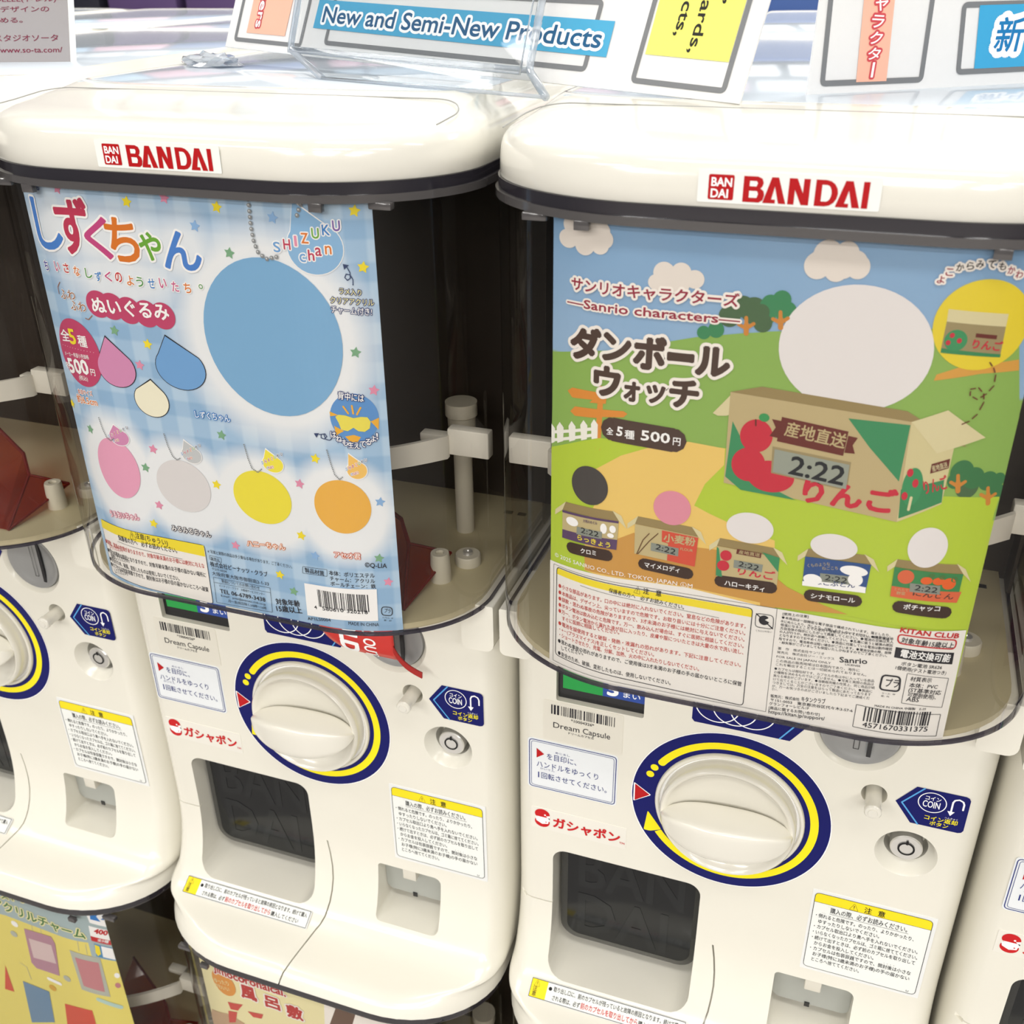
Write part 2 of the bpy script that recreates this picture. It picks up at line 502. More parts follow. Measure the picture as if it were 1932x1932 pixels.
def map_panel(y0=-.0002):
    return lambda x, z, h: np.c_[x, y0 - h, z + ZB]
def map_plane(o, e, u):
    o = np.array(o); e = np.array(e); u = np.array(u); n = np.cross(e, u)
    if n[1] > 0: n = -n
    return lambda a, b, h: o + np.outer(a, e) + np.outer(b, u) + np.outer(h, n)

# ------------------------------------------------------------ poster artwork, millimetres on the sheet
P1=[
["T","P",-99.6,363.4,5.04,3.9,6.8,"navy",None,0,2,3],
["T","eanuts",-93.0,363.8,15.43,1.9,3.3,"navy",None,0,1,3],
["T","Club",-96.2,360.7,11.32,2.9,3.0,"navy",None,0,1,3],
["C","し",-85.9,343.4,23.9,27.6,"blu","white",1.1,3,3],
["C","ず",-65.4,344.5,23.5,30.6,"redp","white",1.1,3,3],
["C","く",-50.1,339.5,16.8,22.4,"mag","white",1.1,3,3],
["C","ち",-34.5,339.4,20.2,23.3,"org","white",1.1,3,3],
["C","ゃ",-17.7,337.2,13.7,15.0,"grn","white",1.1,3,3],
["C","ん",1.2,336.3,23.4,20.2,"blu","white",1.1,3,3],
["C","ち",-95.7,320.1,4.4,5.4,"indigo","white",0.5,2,3],
["C","い",-84.6,321.0,4.4,5.4,"mag","white",0.5,2,3],
["C","さ",-76.9,321.2,4.4,5.4,"redd","white",0.5,2,3],
["C","な",-69.0,320.3,4.4,5.4,"org2","white",0.5,2,3],
["C","し",-60.7,319.9,4.4,5.4,"grn2","white",0.5,2,3],
["C","ず",-54.6,318.6,4.4,5.4,"sky2","white",0.5,2,3],
["C","く",-48.1,319.1,4.4,5.4,"mag","white",0.5,2,3],
["C","の",-41.4,319.2,4.4,5.4,"redd","white",0.5,2,3],
["C","よ",-34.3,318.0,4.4,5.4,"org2","white",0.5,2,3],
["C","う",-28.3,317.8,4.4,5.4,"grn2","white",0.5,2,3],
["C","せ",-21.0,317.6,4.4,5.4,"sky2","white",0.5,2,3],
["C","い",-13.7,318.3,4.4,5.4,"mag","white",0.5,2,3],
["C","た",-6.3,317.1,4.4,5.4,"mag","white",0.5,2,3],
["C","ち",1.2,317.0,4.4,5.4,"org2","white",0.5,2,3],
["C","。",9.6,318.4,2.6,2.6,"grn2","white",0.5,2,3],
["T","ふわ",-87.2,302.7,13.32,5.7,3.4,"brn","white",0.3,1,3],
["T","ふわ",-80.1,297.4,12.71,5.7,0,"brn","white",0.3,1,3],
["L",[[-85.6,312.2],[-88.6,309.1],[-88.8,305.2]],0.5,"brn",2],
["L",[[-70.0,293.9],[-67.9,293.3],[-64.6,296.0]],0.5,"brn",2],
["E",-58.7,303.0,8.13,7.6,"roseb",2],
["E",-49.8,302.5,8.03,7.5,"roseb",2],
["E",-39.0,301.2,7.93,7.5,"roseb",2],
["E",-27.8,300.4,7.83,7.5,"roseb",2],
["E",-17.4,300.2,7.73,7.4,"roseb",2],
["T","ぬいぐるみ",-63.5,298.2,50.71,8.6,0,"white",None,0,3,4],
["E",-82.6,271.8,17.9,20.2,"roseb",2],
["T","全",-96.4,276.8,9.89,6.4,7.6,"white",None,0,2,4],
["T","5",-88.3,276.8,7.21,9.0,3.2,"yel",None,0,3,4],
["T","種",-80.5,276.6,7.81,6.3,0,"white",None,0,2,4],
["T","・・・・・・・・・・・・",-98.1,273.6,30.2,1.3,0,"white",None,0,0,4],
["T","メーカー希望小売価格",-97.0,268.1,23.24,2.5,3.5,"white",None,0,1,4],
["T","各",-99.0,259.9,5.23,3.7,6.6,"white",None,0,1,4],
["T","500",-95.5,258.0,19.73,8.7,6.7,"white",None,0,4,4],
["T","円",-75.4,260.0,4.3,3.9,0,"white",None,0,2,4],
["T","(税込)",-87.0,255.1,8.32,2.8,4.1,"white",None,0,1,4],
["T","本体サイズ",-91.8,245.4,14.14,3.1,4.5,"rusty","white",0.3,1,3],
["T","約6.5cm",-94.7,239.5,19.84,5.0,3.8,"org2","white",0.4,2,3],
["D",[-58.6,284.5],[-55.2,266.3],12.7,10.9,"drp",2,"ink"],
["D",[-18.4,289.0],[-11.9,271.2],15.8,12.2,"drb",2,"ink"],
["D",[-33.3,262.0],[-35.1,249.6],11.2,9.8,"drw",2,"ink"],
["S",-70.8,363.4,3.2,"pinks",1],
["S",-27.5,359.2,3.2,"yel",1],
["S",-4.2,362.4,3.2,"pinks",1],
["S",26.0,359.7,3.2,"yel",1],
["S",11.5,349.5,3.2,"bls",1],
["S",29.7,337.2,3.2,"grs",1],
["S",-44.0,365.9,3.2,"bls",1],
["S",-51.3,288.8,3.2,"grs",1],
["S",-30.9,283.1,3.2,"yel",1],
["S",-38.8,270.2,3.2,"pinks",1],
["S",-103.4,236.4,3.2,"yel",1],
["S",-87.9,223.8,3.2,"grs",1],
["S",7.8,234.3,3.2,"grs",1],
["S",-40.7,218.8,3.2,"pinks",1],
["S",-48.7,205.8,3.2,"grs",1],
["S",-0.9,202.1,3.2,"yel",1],
["S",-44.2,181.7,3.2,"pinks",1],
["S",-50.9,168.0,3.2,"yel",1],
["S",5.5,163.0,3.2,"pinks",1],
["S",100.6,360.6,3.2,"yel",1],
["S",57.1,356.4,3.2,"bls",1],
["S",102.7,333.3,3.2,"yel",1],
["S",95.1,289.6,3.2,"grs",1],
["S",103.2,268.7,3.2,"pinks",1],
["S",66.0,228.2,3.2,"yel",1],
["S",54.2,211.2,3.2,"pinks",1],
["S",101.7,203.1,3.2,"bls",1],
["S",51.1,177.7,3.2,"yel",1],
["S",58.7,165.7,3.2,"bls",1],
["S",98.4,167.2,3.2,"grs",1],
["S",33.3,148.1,3.2,"yel",1],
["S",102.7,151.2,3.2,"pinks",1],
["S",41.3,138.1,3.2,"grs",1],
["G",47.4,293.8,44.1,57.9],
["E",48.0,293.8,40.5,42.6,"plushb",2],
["N",[[45.0,367.5],[44.9,359.2],[44.6,351.6],[45.2,343.9],[46.9,338.8],[51.0,335.9],[58.7,337.8]],1.15,"steel"],
["N",[[75.2,366.0],[72.8,361.8],[71.0,357.8]],1.15,"steel"],
["D",[69.1,365.1],[78.5,342.8],14.9,13.1,"tagb",2,"white"],
["C","S",57.8,342.3,4.0,5.2,"drb","white",0.6,3,4],
["C","H",63.7,344.0,4.0,5.2,"redp","white",0.6,3,4],
["C","I",68.8,345.9,1.6,5.2,"pinks","white",0.6,3,4],
["C","Z",73.9,347.5,4.0,5.2,"org","white",0.6,3,4],
["C","U",79.8,350.0,4.0,5.2,"grn","white",0.6,3,4],
["C","K",85.4,351.7,4.0,5.2,"sky2","white",0.6,3,4],
["C","U",90.9,353.7,4.0,5.2,"vio","white",0.6,3,4],
["C","c",71.7,337.8,3.4,4.2,"drb","white",0.6,3,4],
["C","h",76.5,339.3,3.4,5.5,"redp","white",0.6,3,4],
["C","a",80.5,341.1,3.4,4.2,"redp","white",0.6,3,4],
["C","n",85.7,342.0,3.4,4.2,"org","white",0.6,3,4],
["T","ラメ入り",88.8,320.2,12.46,3.1,-5.5,"cream","navy",0.35,1,3],
["T","クリアアクリル",83.8,315.5,23.17,3.3,-4.5,"cream","navy",0.35,1,3],
["T","チャーム付き!",83.7,310.6,21.87,3.6,-4.5,"white","navy",0.35,1,3],
["L",[[96.8,324.6],[97.0,327.3],[95.7,329.7],[93.7,330.1],[92.9,328.4],[94.1,327.0],[95.7,328.0],[95.8,330.8],[94.6,333.3]],0.5,"navy2",2],
["P",[[92.5,335.2],[95.6,334.5],[92.9,332.3]],"navy2",2],
["L",[[77.4,241.1],[76.0,240.0],[73.7,240.4],[72.9,243.5],[71.3,243.0],[71.1,241.1],[72.9,240.5],[74.6,242.1],[73.6,243.6],[70.1,242.9]],0.5,"navy2",2],
["P",[[67.0,243.4],[70.2,243.7],[68.3,240.9]],"navy2",2],
["E",91.2,253.4,13.61,13.8,"wingb",1],
["P",[[77.7,256.8],[82.7,254.8],[77.8,254.1]],"sun",2],
["P",[[100.1,251.3],[104.8,253.3],[104.1,246.4]],"sun",2],
["P",[[79.5,248.7],[84.8,245.8],[80.1,243.2]],"sun",2],
["P",[[85.2,242.7],[90.1,243.7],[94.0,242.4],[92.0,239.6],[87.9,239.5]],"sun",2],
["L",[[85.7,259.9],[88.1,256.1]],1.0,"sun",3],
["L",[[90.5,260.4],[90.9,256.0]],1.0,"sun",3],
["L",[[95.2,259.3],[92.9,255.5]],1.0,"sun",3],
["P",[[80.7,253.9],[82.7,255.2],[86.3,254.9],[90.7,253.4],[95.0,254.1],[98.5,253.8],[100.1,251.3],[99.3,247.4],[96.4,245.5],[92.9,245.9],[90.3,247.9],[87.0,245.9],[83.4,246.6],[82.3,250.5]],"wingy",3],
["T","背中には",83.0,264.3,14.52,4.0,-7.5,"white","navy",0.4,2,4],
["C","は",78.6,243.6,3.3,3.7,"white","navy",0.4,2,5],
["C","ね",81.6,241.3,3.3,3.7,"white","navy",0.4,2,5],
["C","も",84.9,239.3,3.3,3.7,"white","navy",0.4,2,5],
["C","生",88.0,237.9,3.3,3.7,"white","navy",0.4,2,5],
["C","え",91.4,237.6,3.3,3.7,"white","navy",0.4,2,5],
["C","て",94.8,238.4,3.3,3.7,"white","navy",0.4,2,5],
["C","る",97.8,239.7,3.3,3.7,"white","navy",0.4,2,5],
["C","よ",100.8,241.4,3.3,3.7,"white","navy",0.4,2,5],
["C","!",103.0,242.9,1,3.7,"white","navy",0.4,2,5],
["T","しずくちゃん",-8.4,243.1,23.63,4.0,0,"white","sky2",0.45,1,3],
["G",-70.8,198.6,23.51,38.7],
["E",-69.9,202.0,16.32,19.7,"plp",2],
["D",[-65.8,230.7],[-63.4,223.3],7.1,5.2,"drp",3,"white"],
["C","S",-70.86,222.92,1.25,1.9,"drb","white",0.2,1,5],
["C","H",-68.39,224.16,1.25,1.9,"redp","white",0.2,1,5],
["C","I",-65.92,225.41,0.5,1.9,"redp","white",0.2,1,5],
["C","Z",-63.45,226.65,1.25,1.9,"org","white",0.2,1,5],
["C","U",-60.98,227.89,1.25,1.9,"grn","white",0.2,1,5],
["C","K",-58.51,229.14,1.25,1.9,"navy2","white",0.2,1,5],
["C","U",-56.04,230.38,1.25,1.9,"navy2","white",0.2,1,5],
["C","c",-67.8,220.4,1.0,1.5,"drb","white",0.2,1,5],
["C","h",-66.65,220.75,1.0,1.5,"redp","white",0.2,1,5],
["C","a",-65.5,221.1,1.0,1.5,"redp","white",0.2,1,5],
["C","n",-64.35,221.45,1.0,1.5,"org","white",0.2,1,5],
["N",[[-76.4,233.5],[-75.1,226.5],[-73.1,221.6],[-70.3,220.1],[-66.9,222.2]],0.42,"steel"],
["T","うるおいちゃん",-86.4,165.7,25.96,4.3,6.4,"white","rosel",0.4,1,4],
["G",-24.1,194.3,26.53,32.5],
["E",-24.0,197.5,18.33,16.8,"plg",2],
["D",[-18.2,227.6],[-14.4,218.9],6.5,5.1,"tgg",3,"white"],
["C","S",-20.72,218.88,1.25,1.9,"drb","white",0.2,1,5],
["C","H",-18.56,220.04,1.25,1.9,"redp","white",0.2,1,5],
["C","I",-16.41,221.19,0.5,1.9,"redp","white",0.2,1,5],
["C","Z",-14.25,222.35,1.25,1.9,"org","white",0.2,1,5],
["C","U",-12.09,223.51,1.25,1.9,"grn","white",0.2,1,5],
["C","K",-9.94,224.66,1.25,1.9,"navy2","white",0.2,1,5],
["C","U",-7.78,225.82,1.25,1.9,"navy2","white",0.2,1,5],
["C","c",-18.1,216.1,1.0,1.5,"drb","white",0.2,1,5],
["C","h",-16.95,216.45,1.0,1.5,"redp","white",0.2,1,5],
["C","a",-15.8,216.8,1.0,1.5,"redp","white",0.2,1,5],
["C","n",-14.65,217.15,1.0,1.5,"org","white",0.2,1,5],
["N",[[-30.7,229.9],[-29.6,222.9],[-27.5,216.5],[-24.9,214.3],[-22.0,216.2]],0.42,"steel"],
["T","みるみるちゃん",-38.3,165.4,27.8,4.0,0,"white","ink2",0.4,1,4],
["G",28.1,194.2,27.18,32.7],
["E",28.7,198.5,18.74,16.8,"ply",2],
["D",[35.3,229.6],[38.8,221.1],6.5,5.1,"tgy",3,"white"],
["C","S",32.36,221.09,1.25,1.9,"drb","white",0.2,1,5],
["C","H",34.49,222.26,1.25,1.9,"redp","white",0.2,1,5],
["C","I",36.62,223.43,0.5,1.9,"redp","white",0.2,1,5],
["C","Z",38.75,224.6,1.25,1.9,"org","white",0.2,1,5],
["C","U",40.88,225.77,1.25,1.9,"grn","white",0.2,1,5],
["C","K",43.01,226.94,1.25,1.9,"navy2","white",0.2,1,5],
["C","U",45.14,228.11,1.25,1.9,"navy2","white",0.2,1,5],
["C","c",35.1,218.3,1.0,1.5,"drb","white",0.2,1,5],
["C","h",36.25,218.65,1.0,1.5,"redp","white",0.2,1,5],
["C","a",37.4,219.0,1.0,1.5,"redp","white",0.2,1,5],
["C","n",38.55,219.35,1.0,1.5,"org","white",0.2,1,5],
["N",[[22.0,230.7],[23.3,222.4],[25.0,216.5],[28.4,214.5],[31.2,217.0]],0.42,"steel"],
["T","ハニーちゃん",13.7,164.1,26.08,3.9,4.4,"white","org2",0.4,1,4],
["G",78.5,195.6,24.6,32.6],
["E",79.3,199.7,17.01,16.7,"plo",2],
["D",[86.0,232.5],[90.1,222.8],5.7,5.2,"tgo",3,"white"],
["C","S",84.33,223.55,1.25,1.9,"drb","white",0.2,1,5],
["C","H",86.19,224.45,1.25,1.9,"redp","white",0.2,1,5],
["C","I",88.04,225.35,0.5,1.9,"redp","white",0.2,1,5],
["C","Z",89.9,226.25,1.25,1.9,"org","white",0.2,1,5],
["C","U",91.76,227.15,1.25,1.9,"grn","white",0.2,1,5],
["C","K",93.61,228.05,1.25,1.9,"navy2","white",0.2,1,5],
["C","U",95.47,228.95,1.25,1.9,"navy2","white",0.2,1,5],
["C","c",86.9,220.4,1.0,1.5,"drb","white",0.2,1,5],
["C","h",88.05,220.75,1.0,1.5,"redp","white",0.2,1,5],
["C","a",89.2,221.1,1.0,1.5,"redp","white",0.2,1,5],
["C","n",90.35,221.45,1.0,1.5,"org","white",0.2,1,5],
["N",[[73.9,234.2],[75.4,226.5],[77.1,219.8],[79.6,216.9],[82.1,219.1]],0.42,"steel"],
["T","アセオ君",71.0,166.7,16.7,3.8,0,"white","rusty",0.4,1,4],
["R",[[-99.7,159.8],[-16.7,159.0],[-17.7,117.1],[-100.0,120.4]],0.35,"ink","paper",2],
["P",[[-99.4,159.8],[-17.1,158.9],[-17.4,151.1],[-100.2,153.6]],"yel",3],
["T","⚠",-72.3,154.1,4.81,4.7,3.6,"ink",None,0,0,4],
["T","注意(ちゅうい)",-67.0,155.3,24.04,3.9,-3.1,"ink",None,0,1,4],
["T","保護者の方へ　必ずお読みください。",-83.2,149.9,47.75,3.8,0,"ink",None,0,1,4],
["L",[[-84.6,148.5],[-34.5,146.3]],0.22,"ink",4],
["T","●誤飲、窒息の危険がありますので、対象年齢未満のお子様には絶対に与えな",-99.7,142.6,80.61,3.2,0,"redt",None,0,1,4],
["T","　いでください。",-98.1,139.4,17.94,3.2,7.0,"redt",None,0,1,4],
["T","●思わぬ事故の原因となりますので、対象年齢未満のお子様の届かない場所に",-99.4,136.1,80.31,3.2,0,"ink",None,0,1,4],
["T","　保管してください。",-98.8,132.3,23.25,3.2,6.4,"ink",None,0,1,4],
["T","●安全のため、破損、変形したものは使用しないでください。",-99.3,129.7,61.2,3.2,0,"ink",None,0,1,4],
["T","●カプセルは包装容器ですので、開封後はお子様の目の届かないところへ破棄",-99.2,125.6,79.91,3.3,0,"ink",None,0,1,4],
["T","　してください。",-98.4,121.0,18.53,3.3,10.9,"ink",None,0,1,4],
["T","※写真と実際の商品は多少異なる場合があります。ご了承ください。",-15.1,154.2,58.83,2.3,0,"ink",None,0,0,3],
["R",[[-14.2,152.6],[-6.2,152.2],[-6.4,149.0],[-14.4,149.7]],0.2,"ink",None,2],
["T","発売元",-13.8,149.3,6.4,2.3,0,"ink",None,0,0,3],
["T","株式会社ピーナッツ・クラブ",-14.8,144.9,39.73,3.4,0,"ink",None,0,1,3],
["T","〒577-0034",-14.4,142.3,10.61,1.9,0,"ink",None,0,0,3],
["T","大阪府東大阪市御厨南2-1-33",-14.7,138.7,39.64,2.7,0,"ink",None,0,0,3],
["R",[[-14.1,137.4],[25.3,137.5],[24.5,119.9],[-14.9,118.9]],0.22,"ink",None,3],
["L",[[-13.9,133.6],[25.1,134.0]],0.2,"ink",3],
["T","製品についてのお問い合わせ",-8.7,134.6,26.7,2.3,0,"ink",None,0,0,3],
["T","ピーナッツ・クラブ　お客様サービスセンター",-11.0,131.1,32.0,1.7,0,"ink",None,0,0,3],
["T","TEL 06-6789-3438",-11.0,126.6,31.82,3.0,0,"ink",None,0,1,3],
["T","E-mail：pnts@peanuts-club.co.jp",-10.9,123.9,31.51,1.8,0,"ink",None,0,0,3],
["T","月〜金(祝日除く)10時〜16時",-6.2,120.9,26.91,2.0,0,"ink",None,0,0,3],
["T","対象年齢",28.0,126.3,16.79,4.1,5.8,"ink",None,0,2,3],
["T","15歳以上",27.0,121.2,18.83,4.2,6.7,"ink",None,0,2,3],
["T","©Q-LIA",89.5,161.6,13.03,3.1,-4.0,"ink",None,0,1,3],
["R",[[49.6,156.9],[65.6,157.7],[65.2,153.1],[49.0,152.3]],0.22,"ink",None,2],
["T","製品材質",50.6,153.3,13.01,3.0,0,"ink",None,0,1,3],
["T","本体：ポリエステル",66.6,154.4,28.41,3.0,0,"ink",None,0,1,3],
["T","チャーム：アクリル",66.7,150.8,28.2,2.8,0,"ink",None,0,1,3],
["T","ボールチェーン：鉄",66.8,147.2,28.3,2.8,0,"ink",None,0,1,3],
["P",[[49.3,145.6],[95.4,146.7],[94.7,124.8],[48.8,122.9]],"white",3],
["B",57.5,131.0,32.3,11.9,7,4],
["T","4",54.3,128.8,1.91,2.4,6.0,"ink",None,0,1,5],
["T","580610",59.5,128.9,14.43,2.7,3.6,"ink",None,0,1,5],
["T","320218",75.5,129.6,13.4,2.6,0,"ink",None,0,1,5],
["T","AP1LS0004",48.7,119.5,15.95,2.2,7.9,"ink",None,0,0,3],
["T","MADE IN CHINA",75.7,121.0,19.2,2.4,0,"ink",None,0,0,3],
["R",[[97.4,134.6],[103.8,133.8],[103.5,127.9],[97.0,128.8]],0.5,"ink",None,3],
["T","プラ",98.5,130.4,4.16,3.0,-9.7,"ink",None,0,1,3],
["T","カプセル：PP",97.2,126.5,6.66,1.1,-7.8,"ink",None,0,0,3],
["T","袋：PP",98.0,124.6,4.77,1.1,-9.7,"ink",None,0,0,3],
]
P2=[
["P",[[-105.7,299.8],[-88.0,303.8],[-67.3,307.7],[-48.5,313.0],[-33.4,317.1],[-12.8,321.0],[0.5,323.0],[9.9,234.3],[-107.2,209.1]],"hill",1],
["P",[[-5.7,322.3],[2.3,323.4],[28.4,322.5],[64.9,330.8],[99.2,328.4],[119.8,243.5],[3.2,233.2]],"hill",1],
["E",-94.4,361.5,5.45,4.5,"cloud",2],
["E",-97.0,355.1,5.36,4.2,"cloud",2],
["E",-87.8,358.2,8.26,7.2,"cloud",2],
["E",-79.6,360.3,4.83,4.4,"cloud",2],
["E",-77.9,357.0,4.72,4.3,"cloud",2],
["E",-87.7,353.4,5.23,4.6,"cloud",2],
["E",-79.8,354.4,4.63,4.3,"cloud",2],
["E",-49.2,344.8,4.82,4.8,"cloud",2],
["E",-41.7,345.4,4.42,4.4,"cloud",2],
["E",-35.6,342.9,4.12,4.1,"cloud",2],
["E",-52.5,340.3,3.61,3.6,"cloud",2],
["E",-44.1,341.0,6.53,6.6,"cloud",2],
["E",14.8,355.3,3.81,3.9,"cloud",2],
["E",14.6,352.8,5.41,5.7,"cloud",2],
["E",24.8,353.0,4.82,5.0,"cloud",2],
["E",29.4,355.1,4.71,5.1,"cloud",2],
["E",30.7,353.5,4.71,5.1,"cloud",2],
["E",22.3,351.7,4.82,5.1,"cloud",2],
["E",18.3,357.6,5.91,6.2,"cloud",2],
["E",25.7,358.7,4.71,5.0,"cloud",2],
["E",-19.4,328.1,4.72,4.9,"bushd",2],
["E",-13.9,332.8,4.62,4.8,"bushd",2],
["E",-9.2,331.4,5.73,6.0,"bushd",2],
["E",-5.3,327.6,4.02,4.3,"bushd",2],
["E",-30.0,319.6,3.01,3.1,"bushg",2],
["E",-24.7,321.4,3.51,3.7,"bushg",2],
["E",-2.6,335.0,3.92,4.1,"bushg",2],
["E",-3.2,329.6,3.41,3.6,"bushg",2],
["E",1.9,337.2,3.92,4.1,"bushg",2],
["E",-3.5,334.4,3.41,3.6,"bushg",2],
["E",4.2,332.1,4.52,4.8,"bushg",2],
["E",-6.0,331.1,3.41,3.6,"bushd",2],
["E",-5.0,326.4,4.02,4.2,"bushd",2],
["E",87.4,266.7,5.2,6.0,"bushg2",2],
["E",93.1,264.1,4.8,5.3,"bushg2",2],
["E",85.2,262.7,3.5,4.0,"bushg2",2],
["E",100.0,262.6,4.4,4.7,"bushg2",2],
["E",104.9,263.0,3.21,3.4,"bushg2",2],
["E",105.0,257.0,3.91,4.1,"bushg2",2],
["E",91.0,260.1,5.3,6.1,"bushd",2],
["L",[[-11.6,321.1],[-11.9,325.1]],2.2,"trunk",3],
["L",[[-15.1,324.8],[-11.8,323.3],[-8.8,325.7]],1.6,"trunk",3],
["L",[[-11.9,324.5],[-12.2,328.1]],1.6,"trunk",3],
["L",[[2.7,325.0],[2.3,328.9]],2.2,"trunk",3],
["L",[[-0.9,328.6],[2.4,327.1],[5.3,329.5]],1.6,"trunk",3],
["L",[[2.3,328.3],[1.9,331.9]],1.6,"trunk",3],
["L",[[87.3,257.7],[86.5,262.0]],2.2,"trunk",3],
["L",[[83.4,261.9],[86.9,260.0],[89.6,262.4]],1.6,"trunk",3],
["L",[[86.6,261.4],[85.9,265.3]],1.6,"trunk",3],
["L",[[102.4,251.4],[101.5,255.8]],2.2,"trunk",3],
["L",[[98.1,256.0],[101.9,253.8],[104.9,256.0]],1.6,"trunk",3],
["L",[[101.6,255.2],[100.7,259.2]],1.6,"trunk",3],
["P",[[68.3,311.0],[78.2,315.3],[101.4,318.4],[102.5,313.6],[86.4,312.3],[67.7,308.2]],"path",2],
["P",[[-95.9,282.4],[-93.1,284.6],[-76.7,285.1],[-77.3,281.2],[-93.0,279.5]],"trunk2",3],
["P",[[-77.4,284.9],[-73.8,283.5],[-74.1,280.0],[-83.0,279.0]],"trunk2",3],
["P",[[-94.1,272.2],[-91.3,275.3],[-77.1,276.6],[-77.0,272.1],[-91.2,270.4]],"trunk2",3],
["P",[[-76.4,276.8],[-64.8,277.7],[-62.8,276.6],[-64.7,274.6],[-76.3,272.9]],"trunk2",3],
["L",[[-76.9,287.1],[-77.8,256.1]],3.0,"trunk2",2],
["P",[[-108.9,259.2],[-106.7,262.5],[-103.9,260.4],[-104.1,252.9],[-108.3,250.4]],"fence",3],
["P",[[-102.8,261.5],[-100.8,264.7],[-98.1,262.5],[-98.3,255.1],[-102.2,253.0]],"fence",3],
["P",[[-95.0,264.1],[-93.2,267.2],[-90.7,264.9],[-90.8,257.6],[-94.4,255.8]],"fence",3],
["P",[[-87.9,266.4],[-86.1,269.3],[-83.8,267.0],[-83.9,259.7],[-87.2,258.3]],"fence",3],
["P",[[-81.8,268.2],[-80.2,271.0],[-78.0,268.6],[-78.0,261.5],[-81.2,260.3]],"fence",3],
["L",[[-106.5,257.7],[-79.7,266.2]],1.6,"fence",3],
["L",[[-106.5,253.3],[-79.6,263.0]],1.6,"fence",3],
["P",[[-107.1,249.3],[-87.1,258.0],[-76.7,261.8],[-52.3,264.3],[-13.9,265.6],[6.7,264.4],[9.9,234.3],[-107.2,209.1]],"lime",2],
["P",[[-107.2,215.8],[9.3,240.2],[15.4,182.4],[-48.1,181.4],[-106.5,183.1]],"lime",2],
["P",[[-0.5,269.9],[13.7,251.9],[83.8,254.9],[107.4,254.4],[106.7,246.3],[106.4,183.5],[52.9,186.4],[8.2,183.7]],"lime",2],
["P",[[-75.4,219.2],[-79.1,244.4],[-65.2,254.6],[-46.4,263.1],[-33.0,266.4],[-15.9,265.3],[-15.7,256.9],[-23.8,245.7],[-28.1,233.3],[-28.3,227.8]],"sand",3],
["P",[[-78.6,224.8],[-64.2,228.0],[-28.8,233.9],[-20.6,230.4],[-10.6,226.9],[11.3,221.1],[12.6,209.2],[15.4,182.4],[-48.1,181.4],[-83.5,185.4],[-83.3,196.9],[-84.4,211.1]],"sand",3],
["P",[[-83.7,197.6],[-56.7,213.5],[-29.1,210.7],[-2.7,211.7],[12.6,209.2],[15.1,185.1],[-28.2,187.5],[-83.1,185.5]],"sand2",4],
["P",[[5.8,207.2],[19.8,196.8],[37.3,190.2],[49.1,187.2],[27.6,185.0],[8.2,183.7]],"sand2",4],
["T","サンリオキャラクターズ",-94.7,332.5,79.0,5.6,0,"maroon","offw",1.1,3,6],
["T","—Sanrio characters—",-96.5,324.4,81.72,4.9,0,"maroon","offw",0.8,3,6],
["C","ダ",-85.9,307.9,17.6,16.8,"brownt","offw",1.5,6,6],
["C","ン",-69.5,308.5,14.8,14.0,"brownt","offw",1.5,6,6],
["C","ボ",-53.6,307.7,15.7,16.5,"brownt","offw",1.5,6,6],
["C","ー",-39.4,307.2,12.6,4.5,"brownt","offw",1.5,6,6],
["C","ル",-24.9,306.7,15.9,14.3,"brownt","offw",1.5,6,6],
["C","ウ",-73.8,291.4,14.4,15.5,"brownt","offw",1.5,6,6],
["C","ォ",-61.1,288.1,8.1,10.2,"brownt","offw",1.5,6,6],
["C","ッ",-49.8,288.2,9.2,9.4,"brownt","offw",1.5,6,6],
["C","チ",-36.7,289.9,14.0,14.2,"brownt","offw",1.5,6,6],
["K",-76.2,267.7,-33.9,266.2,12.2,"brownt",5],
["T","全",-73.1,264.7,3.71,3.5,3.1,"white",None,0,2,7],
["T","5",-68.2,265.2,3.61,4.8,-4.8,"white",None,0,3,7],
["T","種",-63.7,264.2,5.1,4.2,0,"white",None,0,2,7],
["T","500",-56.0,264.5,14.4,5.1,0,"white",None,0,3,7],
["T","円",-40.6,264.0,4.2,3.9,0,"white",None,0,2,7],
["P",[[-23.0,282.2],[-14.5,293.5],[-0.8,291.4],[0.6,289.6],[-16.8,281.7],[-20.6,281.2]],"card2",4],
["P",[[-15.9,293.4],[87.2,279.1],[59.3,293.6],[-2.3,297.5]],"cardin",4],
["P",[[-15.9,293.4],[61.8,289.0],[63.4,240.2],[-15.1,247.9]],"card",5],
["P",[[61.8,289.0],[81.6,279.4],[81.2,251.2],[63.4,240.2]],"card3",5],
["P",[[61.8,289.0],[75.9,295.7],[94.2,283.6],[74.8,275.5]],"card2",6],
["P",[[-14.6,284.6],[0.2,286.5],[-7.7,290.6],[-15.2,290.9]],"card",6],
["P",[[-13.7,279.5],[-14.7,251.3],[-7.0,245.5],[18.4,244.1],[6.0,249.0],[-2.3,259.9]],"boxg",6],
["P",[[35.9,287.3],[61.6,287.5],[61.1,260.3],[46.5,274.9]],"boxg",6],
["P",[[62.6,256.6],[80.2,263.1],[81.1,252.0],[63.8,242.1]],"boxg2",6],
["E",-2.5,273.7,7.27,8.1,"apple",7],
["E",-4.7,259.0,7.69,8.5,"apple",7],
["E",5.9,254.4,10.62,8.0,"apple",7],
["L",[[-3.2,278.8],[-3.5,281.6]],0.7,"maroon2",8],
["E",0.1,283.1,2.32,2.0,"leaf",8],
["P",[[7.8,284.4],[36.8,281.2],[36.1,269.3],[6.8,272.4]],"maroon2",7],
["P",[[3.6,282.8],[8.0,282.4],[7.1,274.0],[3.3,274.5],[5.6,279.0]],"maroon2",7],
